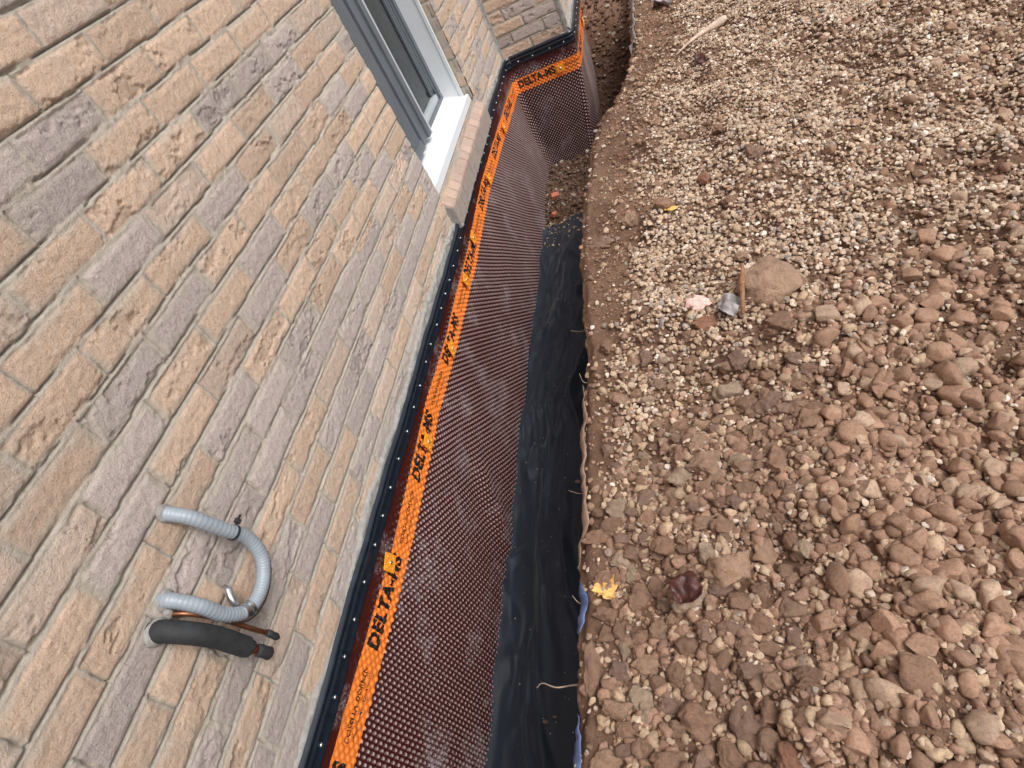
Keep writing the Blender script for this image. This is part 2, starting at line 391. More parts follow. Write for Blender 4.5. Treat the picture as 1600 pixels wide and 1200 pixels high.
# cement smeared between the bottom course and the strip
def smear(name, fn, u0, u1, seed, topz=.050, res=.004):
    nu = int((u1 - u0) / res) + 1; nv = 22
    U, T = np.meshgrid(np.linspace(u0, u1, nu), np.linspace(0, 1, nv), indexing='ij')
    tz = topz + (fbm(U * 4, U * 0 + 2, 400 + seed, 4) - .5) * .07 + (fbm(U * 40, U * 0 + 7, 410 + seed, 3) - .5) * .010
    V = -.03 + T * (tz + .03)
    h = .0135 + (fbm(U * 30, V * 50, 420 + seed, 4) - .5) * .012
    h = h * ss(1.0, .86, T) - .004 * ss(.9, 1.0, T)
    return mesh_np(name, fn(U, V, h).reshape(-1, 3), grid_faces(nu, nv), M_CEM, house)
smear('cement_smear', face_x(0), -1, 2.175, 0)
smear('cement_smear', face_x(0), 3.12, 4.0, 1, .05)
def fl(o): o.data.flip_normals()
fl(smear('cement_smear', lambda U, V, h: np.stack([U, 4.0 - h, V], -1), .0, .45, 2, .035))
smear('cement_smear', lambda U, V, h: np.stack([.44 + h, U, V], -1), 3.985, 7, 3, .06, .008)
# cement smear up the inner and outer corners
def vsmear(fn, seed, wd, z1=1.4):
    nv = 300; nu = 10
    V, T = np.meshgrid(np.linspace(.0, z1, nv), np.linspace(-1, 1, nu), indexing='ij')
    wv = wd * (.6 + .9 * fbm(V * 9, V * 0 + 1.7, 430 + seed, 4))
    h = (.010 + (fbm(V * 40, T * 3, 440 + seed, 3) - .5) * .008) * ss(1, .6, np.abs(T)) - .002 * ss(.8, 1, np.abs(T))
    return mesh_np('cement_smear', fn(T * wv, V, h).reshape(-1, 3), grid_faces(nv, nu), M_CEM, house)
vsmear(lambda t, V, h: np.stack([.4435 + h * .7 + np.minimum(t, 0), 4.0 - .0045 - h * .7 + np.maximum(t, 0), V], -1), 0, .028)
vsmear(lambda t, V, h: np.stack([.004 + np.maximum(t, 0) + h * .5, 3.996 + np.minimum(t, 0) - h * .5, V], -1), 1, .020)

# rowlock sill
sill = bpy.data.objects.new('sill', None); C.objects.link(sill); sill.parent = house; sill.location = (0, W0 - .02, .1)
def sill_fn(U, V, h):        # V runs out from under the capping, over the nose and down the front
    L = np.array([0., .072, .079, .165]); XX = np.array([-.030, .0335, .037, .033]); ZZ = np.array([.156, .103, .098, .006])
    x = np.interp(V, L, XX); z = np.interp(V, L, ZZ)
    nx = np.interp(V, [0, .06, .09, .165], [.6, .6, 1, 1]); nz = np.interp(V, [0, .06, .09, .165], [.8, .8, 0, 0])
    return np.stack([x + nx * h, U, z + nz * h], -1)
yA, yB = W0 - .022, W1 + .015
nu = int((yB - yA) / .0014) + 1; nv = 56
U, V = np.meshgrid(np.linspace(yA, yB, nu), np.linspace(0, .165, nv), indexing='ij')
pit = .0665; kk = np.floor((U - yA) / pit); fu = (U - yA) / pit - kk
du = np.minimum(fu, 1 - fu) * pit
cw = kk * 0
m_ = ss(.0012, .0034, du + (fbm(U * 60, V * 60, 500, 3) - .5) * .002)
h = m_ * (.002 + (fbm(U * 60, V * 60, 510, 4) - .5) * .003 + (vn(kk, kk * 0 + 5, 530) - .5) * .004) - (1 - m_) * .004
tn = np.array([.50, .36, .29]) * (.86 + .28 * vn(kk, kk * 0, 520)[..., None])
g = ss(.085, .10, V)[..., None]; tn = tn * (1 - g) + np.array([.40, .33, .29]) * g; tn = tn * (.45 + .55 * m_[..., None])
o = mesh_np('sill_bricks', sill_fn(U, V, h).reshape(-1, 3), grid_faces(nu, nv), M_BRICK, sill, cols={'tone': tn.reshape(-1, 3), 'mortar': (1 - m_).ravel() * .1})
o.location = -sill.location
b = MB()
prof = [(-.030, .153), (.031, .100), (.034, .096), (.030, .004), (-.030, .004)]
for ya, yb in ((yA - .001, yA + .02), (yB - .02, yB + .001)):
    b = MB()
    b.add([(x, ya, z) for x, z in prof] + [(x, yb, z) for x, z in prof], [(4, 3, 2, 1, 0), (5, 6, 7, 8, 9)] + [(i, (i + 1) % 5, 5 + (i + 1) % 5, 5 + i) for i in range(5)])
    o = b.build('sill_end', M_CEM, sill); o.location = -sill.location

# window: capping, frame, sashes, glass
win = bpy.data.objects.new('window', None); C.objects.link(win); win.parent = house; win.location = (-.1, (W0 + W1) / 2, .2)
def wp(b, name, m, **k):
    o = b.build(name, m, win, **k); o.location = -win.location; return o
b = MB()        # sloped aluminium sill capping with a lip
cp = [(-.175, .222), (-.030, .182), (-.026, .187), (-.012, .183), (-.010, .150), (-.016, .150), (-.018, .172), (-.175, .205)]
b.add([(x, W0 + .004, z) for x, z in cp] + [(x, W1 - .013, z) for x, z in cp], [(7, 6, 5, 4, 3, 2, 1, 0), tuple(range(8, 16))] + [(i, (i + 1) % 8, 8 + (i + 1) % 8, 8 + i) for i in range(8)])
wp(b, 'sill_capping', M_WHITE)
b = MB()        # jamb cappings
for sgn, y in ((-1, W1 - .006), (1, W0 + .006)):
    b = MB()
    jp = [(-.175, 0), (-.058, 0), (-.054, .005), (-.040, .005), (-.038, -.006), (-.175, -.006)]
    b.add([(x, y + sgn * (.010 + t), .150) for x, t in jp] + [(x, y + sgn * (.010 + t), WT) for x, t in jp], [(0, 1, 2, 3, 4, 5), (11, 10, 9, 8, 7, 6)] + [(i, (i + 1) % 6, 6 + (i + 1) % 6, 6 + i) for i in range(6)])
    wp(b, 'jamb_capping', M_WHITE)
b = MB(); b.box(-.21, W0 + .014, .19, -.135, W0 + .06, WT); b.box(-.21, W1 - .045, .19, -.140, W1 - .014, WT)
b.box(-.21, W0 + .06, .19, -.140, W1 - .045, .228); b.box(-.21, W0 + .06, WT - .05, -.14, W1 - .045, WT)
b.box(-.20, W1 - .060, .228, -.150, W1 - .0455, WT - .051)
wp(b, 'frame', M_FRAME, bevel=.002)
ms = 2.685
b = MB()        # near sash stands forward; its stiles are stepped profiles
b.box(-.130, ms - .045, .232, -.098, ms - .004, WT - .05); b.box(-.134, ms - .085, .234, -.110, ms - .0455, WT - .052)
b.box(-.132, ms - .125, .236, -.104, ms - .0855, WT - .054); b.box(-.136, ms - .150, .238, -.116, ms - .1255, WT - .056)
b.box(-.130, W0 + .06, .232, -.098, ms - .1505, .275); b.box(-.130, W0 + .06, WT - .1, -.098, ms - .1505, WT - .05)
b.box(-.130, W0 + .061, .2755, -.108, ms - .1507, WT - .101); b.box(-.1075, ms - .26, .2757, -.101, ms - .19, WT - .102)
wp(b, 'sash', M_FRAME, bevel=.0015)
b = MB(); b.box(-.131, ms - .0035, .230, -.094, ms + .002, WT - .05); wp(b, 'sash_edge', M_WHITE)
b = MB()
b.box(-.185, ms - .03, .2285, -.150, W1 - .0605, .262); b.box(-.185, ms + .003, .2625, -.152, ms + .012, WT - .09)
wp(b, 'rear_sash', M_FRAME2, bevel=.0015)
b = MB(); b.box(-.185, W1 - .078, .2625, -.156, W1 - .0608, WT - .09); b.box(-.176, W1 - .095, .2627, -.160, W1 - .0783, WT - .09); wp(b, 'rear_sash_stile', M_FRAME, bevel=.0015)
b = MB(); b.box(-.172, ms + .0125, .2628, -.169, W1 - .0953, WT - .09); wp(b, 'pane', M_GLASS)
b = MB(); b.box(-.1515, W1 - .075, .2628, -.146, W1 - .066, .285); wp(b, 'latch', M_STRIP)
b = MB(); b.box(-.205, ms + .20, .66, -.195, ms + .26, WT); wp(b, 'pale_panel', M_PALEGREEN)  # pale green upright strip standing behind the pane
b = MB(); b.box(-.17, W0 + .014, .2282, -.139, ms - .02, .246); wp(b, 'track', M_FRAME2, bevel=.001)

# ------------------------------------------------------------------ dimpled membrane
PX = []
def arc(cx, cy, r, a0, a1, n=14): return [(cx + r * math.cos(math.radians(a0 + (a1 - a0) * i / n)), cy + r * math.sin(math.radians(a0 + (a1 - a0) * i / n))) for i in range(n + 1)]
OFF = .016; RC = .05; RV = .022; XE = .44 + OFF
poly = [(OFF, -1.2)] + arc(OFF + RC, 4.0 - OFF - RC, RC, 180, 90) + [(p[0], p[1]) for p in arc(XE - RV, 4.0 - OFF + RV, RV, -90, 0)] + [(XE, 7.5)]
poly = np.array(poly); seg = np.hypot(*np.diff(poly, axis=0).T); cum = np.concatenate([[0], np.cumsum(seg)]) - 1.2     # s = y on the long wall
S_END = cum[-1]; S_CV = cum[-3]
tan_ = np.diff(poly, axis=0) / seg[:, None]; mid = (cum[:-1] + cum[1:]) / 2
zc_t = tab([-1.2, .24, .745, 1.11, 1.26, 1.59, 1.76, 2.15, 2.65, 3.03, 3.5, 3.98, 4.38, 4.9, 5.4, 7.5], [-.11, -.100, -.125, -.116, -.110, -.127, -.122, -.125, -.100, -.110, -.130, -.150, -.146, -.128, -.120, -.12])
A_, B_ = .01355, .0214
def stud(s, z):
    i0 = np.floor(s / A_); best = np.full(s.shape, 9.)
    for k in (0, 1):
        i = i0 + k; off = np.mod(i, 2) * B_ / 2
        zc = np.round((z - off) / B_) * B_ + off
        best = np.minimum(best, (s - i * A_) ** 2 + (z - zc) ** 2)
    return np.sqrt(best)
def mem(s, z, extra=0.):
    x = np.interp(s, cum, poly[:, 0]); y = np.interp(s, cum, poly[:, 1])
    tx = np.interp(s, mid, tan_[:, 0]); ty = np.interp(s, mid, tan_[:, 1]); q = np.hypot(tx, ty); tx /= q; ty /= q
    nx, ny = ty, -tx
    dn = -z
    wave = (fbm(s * 2.3, z * 2.0, 600, 3) - .5) * .030 * ss(.10, .45, dn) + (fbm(s * 7, z * 5, 610, 2) - .5) * .010 * ss(.05, .3, dn)
    wave = wave * (1 - .75 * ss(.55, .75, dn)) + .012 * ss(.15, .8, dn)
    kink = .020 * np.exp(-((s - 1.22 - (z + .55) * .5) / .07) ** 2) * ss(.34, .52, dn) * (1 - .7 * ss(.62, .76, dn))                    # the buckle low on the sheet
    d = stud(s, z)
    amp = .0062 * ss(.050, .075, dn + (fbm(s * 6, s * 0, 620, 2) - .5) * .02) * (1 - .55 * ss(.20, .12, dn))
    hh = amp * ss(.0074, .0040, d)
    n = wave + kink + hh + extra
    far = ss(S_CV, S_CV - .40, s)                    # lean of the outer corner
    lean = np.where(s < 4.03, 0, np.where(s < S_CV, (s - 4.03) / (S_CV - 4.03), np.exp(-np.maximum(s - S_CV, 0) / .35))) * .19 * np.minimum(z + .10, 0)
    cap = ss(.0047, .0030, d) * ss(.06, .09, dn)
    return np.stack([x + nx * n + lean, y + ny * n, z + 0 * x], -1), cap
membrane = empty('dimpled_membrane', (OFF, 2.0, -.4), 'brown dimpled plastic membrane sheet with an orange printed band hung down the foundation', 'membrane')
sv = np.unique(np.concatenate([np.arange(-1.2, .0, .02), np.arange(.0, 1.7, .00226), np.arange(1.7, 4.6, .00339), np.arange(4.6, S_END, .0068)]))
zv = np.arange(-.86, -.012, .00238)
SS_, ZZ_ = np.meshgrid(sv, zv, indexing='ij')
# ragged overlap edge at top
P, cap = mem(SS_, ZZ_)
scuff_glint = np.clip(cap * (.55 + .45 * fbm(SS_ * 3, ZZ_ * 3, 630, 3)), 0, 1) * .95  # cap scuffing that also carries a painted sky glint
mesh_np('sheet', P.reshape(-1, 3), grid_faces(len(sv), len(zv)), M_MEM, membrane, cols={'cap': scuff_glint.ravel()})
# the printed band: faces inside the glyphs are the lettering
def text_tris(body, size, font_off=0., spacing=1.0):
    cu = bpy.data.curves.new('tmp', 'FONT'); cu.body = body; cu.size = size; cu.offset = font_off; cu.space_character = spacing; cu.resolution_u = 3
    ob = bpy.data.objects.new('tmp', cu); C.objects.link(ob)
    dg = bpy.context.evaluated_depsgraph_get(); me = bpy.data.meshes.new_from_object(ob.evaluated_get(dg))
    me.calc_loop_triangles(); v = np.array([x.co[:2] for x in me.vertices]); t = np.array([x.vertices[:] for x in me.loop_triangles])
    bpy.data.objects.remove(ob); bpy.data.curves.remove(cu); bpy.data.meshes.remove(me)
    return v[t]
ds, dt = .0016, .0016
bs = np.arange(-.4, 6.4, ds); bt = np.arange(-.0416, .0417, dt)
mask = np.zeros((len(bs) - 1, len(bt) - 1), np.int32); WID = [0]
def stamp(tris, s0, t0, width=None):
    WID[0] += 1
    if width: 
        k = width / (tris[..., 0].max() - tris[..., 0].min()); tris = tris * [k, 1]
    for t in tris:
        q = t + [s0, t0]
        a0, a1 = int((q[:, 0].min() - bs[0]) / ds) - 1, int((q[:, 0].max() - bs[0]) / ds) + 2
        b0, b1 = int((q[:, 1].min() - bt[0]) / dt) - 1, int((q[:, 1].max() - bt[0]) / dt) + 2
        a0 = max(a0, 0); b0 = max(b0, 0); a1 = min(a1, mask.shape[0]); b1 = min(b1, mask.shape[1])
        if a1 <= a0 or b1 <= b0: continue
        gx, gy = np.meshgrid(bs[a0:a1] + ds / 2, bt[b0:b1] + dt / 2, indexing='ij')
        def cr(p, r): return (r[0] - p[0]) * (gy - p[1]) - (r[1] - p[1]) * (gx - p[0])
        c1, c2, c3 = cr(q[0], q[1]), cr(q[1], q[2]), cr(q[2], q[0])
        mask[a0:a1, b0:b1][((c1 >= 0) & (c2 >= 0) & (c3 >= 0)) | ((c1 <= 0) & (c2 <= 0) & (c3 <= 0))] = WID[0]
big = text_tris('DELTA-MS', .060, .0036, 1.08)
sm1 = text_tris('COSELLA-DORKEN', .020, .0004); sm2 = text_tris('www.cosella-dorken.com', .013, .0002)
for k in range(-1, 13):
    s0 = .50 * k - .01
    stamp(big, s0, -.012, .255)
    stamp(sm1, s0 + .29, .002, .165); stamp(sm2, s0 + .30, -.018, .15)
BS, BT = np.meshgrid(bs, bt, indexing='ij')
scal = (fbm(BS * 30, BT * 0, 640, 2) - .5) * .003
BZ = zc_t(BS) + BT * (1 + .08 * (fbm(BS * 4, BS * 0, 650, 2) - .5)) + scal
P, cap = mem(BS, BZ, .0013)
fc = grid_faces(len(bs), len(bt)); mk = mask.ravel()
def compact(P, f):
    u, inv = np.unique(f.ravel(), return_inverse=True); return P[u], inv.reshape(f.shape)
p2 = P.reshape(-1, 3)
a, f_ = compact(p2, fc[mk == 0]); band = mesh_np('printed_band', a, f_, M_BAND, membrane)
for wid in range(1, WID[0] + 1):
    if (mk == wid).sum() > 3:
        a, f_ = compact(p2, fc[mk == wid]); let = mesh_np('lettering', a, f_, M_INK, band); let.location = (0, 0, 0)
# orange square fixing plates, each nailed through
def frame_at(s, z, ex):
    s_ = np.array([s]); z_ = np.array([z])
    x = np.interp(s, cum, poly[:, 0]); y = np.interp(s, cum, poly[:, 1])
    tx = np.interp(s, mid, tan_[:, 0]); ty = np.interp(s, mid, tan_[:, 1]); q = math.hypot(tx, ty)
    t = Vector((tx / q, ty / q, 0)); n = Vector((ty / q, -tx / q, 0)); return Vector((x, y, z)) + n * ex, t, n
def plate(s, z, rot, sz=.048):
    p, t, n = frame_at(s, z, .0135)
    up = Vector((0, 0, 1)); a = (t * math.cos(rot) + up * math.sin(rot)); c = (-t * math.sin(rot) + up * math.cos(rot))
    n = (n + t * .06).normalized()
    bm = bmesh.new(); h = sz / 2
    for (u, v, q) in [(-h, -h, 0), (h, -h, 0), (h, h, 0), (-h, h, 0), (-h, -h, .0035), (h, -h, .0035), (h, h, .0035), (-h, h, .0035)]: bm.verts.new(a * u + c * v + n * q)
    bm.verts.ensure_lookup_table(); vs = bm.verts
    for f in [(0,3,2,1),(4,5,6,7),(0,1,5,4),(1,2,6,5),(2,3,7,6),(3,0,4,7)]: bm.faces.new([vs[i] for i in f])
    bmesh.ops.bevel(bm, geom=list(bm.edges), offset=.0012, segments=2, affect='EDGES')
    for (u, v) in ((.55, .55), (-.55, .55), (.55, -.55), (-.55, -.55), (0, 0)):
        r = h * (.17 if (u or v) else .36)
        bmesh.ops.create_cone(bm, cap_ends=True, segments=14, radius1=r, radius2=r * .7, depth=.003, matrix=Matrix.Translation(a * u * h + c * v * h + n * .0045) @ n.to_track_quat('Z', 'Y').to_matrix().to_4x4())
    me = bpy.data.meshes.new('fixing_plate'); bm.to_mesh(me); bm.free(); me.materials.append(M_PLATE)
    o = bpy.data.objects.new('fixing_plate', me); C.objects.link(o); o.parent = membrane; o.location = p - membrane.location
    bm = bmesh.new(); bmesh.ops.create_uvsphere(bm, u_segments=14, v_segments=8, radius=.0052, matrix=Matrix.Translation(n * .0062) @ n.to_track_quat('Z', 'Y').to_matrix().to_4x4() @ Matrix.Diagonal((1, 1, .5, 1)))
    me = bpy.data.meshes.new('nail_head'); bm.to_mesh(me); bm.free(); me.materials.append(M_ZINC); me.polygons.foreach_set('use_smooth', [True] * len(me.polygons))
    k = bpy.data.objects.new('nail_head', me); C.objects.link(k); k.parent = o
for s, z, r in [(.70, -.073, .25), (1.13, -.112, .1), (1.565, -.122, -.1), (1.95, -.105, .3), (2.22, -.085, .1), (2.75, -.10, 0), (3.35, -.12, .2), (4.275, -.140, .0), (5.0, -.12, 0)]:
    plate(s, z, r)

# ------------------------------------------------------------------ black termination strips with nails
def bar(label, s0, s1, spc, wob=1):
    pm, _, _ = frame_at((s0 + s1) / 2, 0, 0)
    root = empty('termination_strip', pm, label, 'edging strip', 'black edging strips nailed along the top of the membrane')
    prof = [(-.031, .001), (-.031, .0045), (-.027, .0065), (-.020, .0045), (-.004, .0042), (.002, .0075), (.006, .0078), (.010, .0045), (.016, .0048), (.020, .0085), (.026, .0085), (.030, .0040), (.034, .001)]
    ns = int((s1 - s0) / .006) + 1; s = np.linspace(s0, s1, ns)
    x = np.interp(s, cum, poly[:, 0]); y = np.interp(s, cum, poly[:, 1]); tx = np.interp(s, mid, tan_[:, 0]); ty = np.interp(s, mid, tan_[:, 1]); q = np.hypot(tx, ty); nx = ty / q; ny = -tx / q
    wz = (fbm(s * 3.0, s * 0 + 9, 700, 3) - .5) * .022 * wob; wn = (fbm(s * 5, s * 0 + 4, 710, 3) - .5) * .006
    V = []
    for (z, n) in prof:
        nn = n + .001 + wn + .0015; V.append(np.stack([x + nx * nn, y + ny * nn, z + wz + (fbm(s * 14, s * 0 + z * 30, 720, 2) - .5) * .004], -1))
    V = np.stack(V, 1)
    o = mesh_np('strip', V.reshape(-1, 3), grid_faces(ns, len(prof)), M_STRIP, root)
    sk = s0 + spc * .5
    src = None
    while sk < s1:
        zz = float(np.interp(sk, s, wz)) - .012; ex = float(np.interp(sk, s, wn)) + .0075
        p, t, n = frame_at(sk, zz, ex)
        if src is None:
            bm = bmesh.new(); bmesh.ops.create_uvsphere(bm, u_segments=12, v_segments=8, radius=.0055, matrix=n.to_track_quat('Z', 'Y').to_matrix().to_4x4() @ Matrix.Diagonal((1, 1, .55, 1)))
            me = bpy.data.meshes.new('nail'); bm.to_mesh(me); bm.free(); me.materials.append(M_ZINC); me.polygons.foreach_set('use_smooth', [True] * len(me.polygons)); src = me
        k = bpy.data.objects.new('nail', src); C.objects.link(k); k.parent = root; k.location = p - root.location
        sk += spc * (1 + .25 * (random.random() - .5))
    return root
bar('long black plastic edging strip nailed along the foot of the windowed brick wall', -.6, 3.99, .095)
bar('short black plastic edging strip nailed across the brick return beyond the window', 3.995, S_CV + .005, .10, .3)
bar('black plastic edging strip running away past the outer brick corner', S_CV + .01, 7.0, .12)

# ------------------------------------------------------------------ black filter cloth in the trench
xs2 = np.arange(.0, .60, .006); ys2 = np.arange(-1.0, 3.36, .010)
X2, Y2 = np.meshgrid(xs2, ys2, indexing='ij')
warp = X2 + (fbm(Y2 * 1.3, X2 * 2, 800, 3) - .5) * .30
fold = 1 - np.abs(2 * fbm(warp * 7 + 3, Y2 * .55, 810, 3) - 1)
cr = 1 - np.abs(2 * fbm(warp * 12 + 9, Y2 * 2.2 + X2 * 3, 812, 2) - 1)
Z2 = -.775 + .011 * np.clip((cr - .86) / .14, 0, 1) ** 1.5 + .022 * ss(.60, 1.0, fold) + .006 * np.sin(warp * 26) * ss(.35, .6, fbm(Y2 * 1.4, X2 * 3, 820, 2)) + .016 * ss(.72, 1.0, 1 - np.abs(2 * fbm(X2 * 4 + Y2 * 1.6, Y2 * 2.6 - X2 * 3 + 9, 815, 3) - 1)) + .05 * np.exp(-((X2 - .24) / .10) ** 2) + (fbm(X2 * 9, Y2 * 5, 830, 3) - .5) * .022
Z2 = Z2 + .012 * ss(.045, .0, X2) + .03 * ss(.5, .58, X2)
Z2 = Z2 - .06 * ss(3.22, 3.34, Y2 + (fbm(X2 * 12, X2 * 0, 840, 3) - .5) * .12)
P2 = np.stack([X2 + .012, Y2, Z2], -1)
o = mesh_np('filter_cloth', P2.reshape(-1, 3), grid_faces(len(xs2), len(ys2)), M_CLOTH)
cl_f = grid_faces(len(xs2), len(ys2)); 
md = o.modifiers.new('thick', 'SOLIDIFY'); md.thickness = .002; md.offset = -1
tag(o, 'black filter cloth laid in folds along the bottom of the trench', 'fabric')
def cloth_z(x, y):
    i = min(max(int((x - .012) / .006), 0), len(xs2) - 1); j = min(max(int((y + 1.0) / .010), 0), len(ys2) - 1); return float(Z2[i, j])

# ------------------------------------------------------------------ stones
def ico(sub):
    bm = bmesh.new(); bmesh.ops.create_icosphere(bm, subdivisions=sub, radius=1); bm.verts.ensure_lookup_table()
    v = np.array([x.co[:] for x in bm.verts]); f = np.array([[q.index for q in x.verts] for x in bm.faces]); bm.free(); return v, f
def shape(v, planes, lo, hi, nz=.0, seed=0):
    r = np.random.default_rng(seed); v = v.copy()
    if nz:
        for k in range(4):
            n = r.normal(size=3); n /= np.linalg.norm(n); v *= (1 + nz * np.sin(v @ n * (2.5 + 2 * k) + r.random() * 6) / (1 + .6 * k))[:, None]
    for k in range(planes):
        n = r.normal(size=3); n /= np.linalg.norm(n); d = lo + (hi - lo) * r.random()
        e = np.maximum(0, v @ n - d); v -= e[:, None] * n
    v *= (1 + r.uniform(-.28, .28, 3)); return v / np.abs(v).max()
i0v, i0f = ico(1); i1v, i1f = ico(2); i2v, i2f = ico(3); i3v, i3f = ico(4)
def rots(n):
    q = rng.normal(size=(n, 4)); q /= np.linalg.norm(q, axis=1)[:, None]; w_, x, y, z = q.T
    return np.stack([np.stack([1 - 2 * (y * y + z * z), 2 * (x * y - z * w_), 2 * (x * z + y * w_)], -1),
                     np.stack([2 * (x * y + z * w_), 1 - 2 * (x * x + z * z), 2 * (y * z - x * w_)], -1),
                     np.stack([2 * (x * z - y * w_), 2 * (y * z + x * w_), 1 - 2 * (x * x + y * y)], -1)], 1)
def pile(name, pos, rad, tone, base, mat, nvar, planes, flat=.75, nz=.1, smooth=False, label=None, cat=None, sd=0):
    bv, bf = base; n = len(pos); R_ = rots(n)
    vars_ = np.stack([shape(bv, planes, .45, .85, nz, sd + k) for k in range(nvar)])
    vi = rng.integers(0, nvar, n)
    V = vars_[vi]                                         # n,k,3
    V = np.einsum('nij,nkj->nki', R_, V) * rad[:, None, None]
    V[..., 2] *= flat
    V = V + pos[:, None, :]
    Fc = bf[None] + (np.arange(n) * len(bv))[:, None, None]
    T = np.repeat(tone, len(bv), axis=0)
    o = mesh_np(name, V.reshape(-1, 3), Fc.reshape(-1, 3), mat, smooth=smooth, cols={'tone': T})
    return tag(o, label, cat, kind='stuff')
def bank_points(n, dens, x0=.5, x1=2.35, y0=-.45, y1=5.0):
    out = []
    while sum(len(a) for a in out) < n:
        m = n * 2
        x = rng.uniform(x0, x1, m); y = rng.uniform(y0, y1, m); e = edge(y)
        k = (x > e + .004) & (x < 1.15 + y * .55) & (rng.random(m) < dens(x, y))
        out.append(np.stack([x[k], y[k]], -1))
    return np.concatenate(out)[:n]
def pxy(x, y): return proj(np.stack([x, y, np.zeros_like(x)], -1))
# pale gravel boundary (pixel row -> column where it begins), used as a layout table on the ground plane
gb = tab([-50, 60, 100, 160, 200, 300, 350, 400, 450, 500, 550, 600, 650, 1200], [1075, 1055, 1040, 1000, 1005, 1000, 1020, 990, 985, 975, 962, 955, 950, 940])
def w_gravel(x, y):
    px, py = pxy(x, y)
    a = ss(-12, 22, px - gb(py) + 50 * (fbm(x * 5, y * 5, 900, 3) - .5))
    fade = 1 - .80 * ss(480, 760, py + .35 * (px - 1050) + 160 * (fbm(x * 4, y * 4, 910, 2) - .5))
    patch = .42 + .58 * ss(.36, .50, fbm(x * 6, y * 6, 920, 3))
    return np.clip(a * fade * patch + .035, 0, 1)
def w_clod(x, y):
    px, py = pxy(x, y)
    a = ss(18, 75, px - 905 + 40 * (fbm(x * 6, y * 6, 935, 3) - .5)); 
    return np.clip(a * (.10 + .90 * ss(470, 800, py + .3 * (px - 1050))), 0, 1) * (.35 + .65 * ss(.38, .55, fbm(x * 7, y * 7, 930, 3)))
gz = lambda p: ground(p[:, 0], p[:, 1])
# crumbs of soil
p = bank_points(55000, lambda x, y: (.30 + .7 * ss(.35, .6, fbm(x * 8, y * 8, 940, 3))) * (.10 + .90 * ss(.015, .09, x - edge(y))))
r = .0018 + .0054 * rng.random(len(p)) ** 2.4
t = np.array([.31, .190, .128]) * (.60 + .75 * rng.random((len(p), 1))); wh = rng.random(len(p)) < .07; t[wh] = np.array([.52, .44, .36]) * (.7 + .5 * rng.random((wh.sum(), 1)))
pile('soil_crumbs', np.column_stack([p, gz(p) + r * .3]), r, t, (i0v[:12], ico(1)[1]) if False else (i0v, i0f), M_CRUMB, 16, 5, label='loose brown soil crumbs strewn over the trench bank', cat='soil', sd=100) if False else None
o12v, o12f = (lambda: (lambda bm: (np.array([x.co[:] for x in bm.verts]), np.array([[q.index for q in x.verts] for x in bm.faces])))(
    (lambda bm: (bmesh.ops.create_icosphere(bm, subdivisions=1, radius=1), bm.verts.ensure_lookup_table(), bm)[2])(bmesh.new())))()
pile('soil_crumbs', np.column_stack([p, gz(p) + r * .4]), r, t, (o12v, o12f), M_CRUMB, 16, 4, label='loose brown soil crumbs strewn over the trench bank', cat='soil', sd=100)
# gravel
p = bank_points(44500, w_gravel)
r = .0044 + .0058 * rng.random(len(p)) ** 1.8
pal = np.array([[.56, .465, .36], [.50, .40, .30], [.66, .59, .50], [.43, .35, .27], [.36, .33, .30], [.46, .34, .25], [.78, .74, .67], [.60, .48, .34]])
pi = rng.choice(len(pal), len(p), p=[.26, .20, .14, .13, .07, .12, .04, .04])
t = pal[pi] * np.array([1.15, 1.06, 1.01]) * (.70 + .36 * rng.random((len(p), 1)))
px_, py_ = pxy(p[:, 0], p[:, 1]); br = ss(560, 900, py_)[:, None] * .55 * rng.random((len(p), 1)); t = t * (1 - br) + np.array([.33, .215, .155]) * br
pile('gravel', np.column_stack([p, gz(p) + r * .35 + rng.random(len(p)) * .007]), r, t, (i1v, i1f), M_GRAVEL, 40, 8, .8, .12, label='pale crushed stone gravel spread over the bank right of the trench', cat='gravel', sd=200)
# small earth lumps, below the size of the single clods
p = bank_points(14500, w_clod)
r = .0050 + .0135 * rng.random(len(p)) ** 2.6
ye = rng.uniform(.05, 3.3, 160); p = np.concatenate([p, np.stack([edge(ye) + .002 + .05 * rng.random(160), ye], -1)]); r = np.concatenate([r, .003 + .014 * rng.random(160) ** 3])
t = np.array([.350, .214, .150]) * (.62 + .5 * rng.random((len(p), 1))) ; k = rng.random(len(p)) < .25; t[k] = np.array([.47, .335, .225]) * (.8 + .4 * rng.random((k.sum(), 1)))
pile('small_earth_lumps', np.column_stack([p, gz(p) + r * .15]), r, t, (i1v, i1f), M_CRUMB, 36, 7, .85, .17, True, label='small brown lumps of dry earth heaped between the larger clods', cat='soil', sd=300)
# rubble on the trench floor beyond the cloth and on the dark slope
def floor_pts(n, x0, x1, y0, y1):
    x = rng.uniform(x0, x1, n); y = rng.uniform(y0, y1, n); return np.stack([x, y], -1)
p = np.concatenate([floor_pts(2600, .03, .62, 3.20, 4.0), floor_pts(4500, .35, .85, 2.7, 5.4)])
k = (p[:, 1] < 4.0) | (p[:, 0] > .46); p = p[k]; k = p[:, 0] < edge(p[:, 1]) - .005; p = p[k]
r = .004 + .015 * rng.random(len(p)) ** 2.6
t = np.array([.155, .092, .066]) * (.55 + .8 * rng.random((len(p), 1))); k = rng.random(len(p)) < .08; t[k] = np.array([.5, .43, .36]) * (.7 + .5 * rng.random((k.sum(), 1)))  # rubble tones darkened as well, deep trench shade painted into them
pile('trench_rubble', np.column_stack([p, gz(p) + r * .4]), r, t, (i1v, i1f), M_CRUMB, 24, 6, .8, .10, False, label='dark crumbly soil rubble on the trench floor past the black cloth', cat='soil', sd=400)
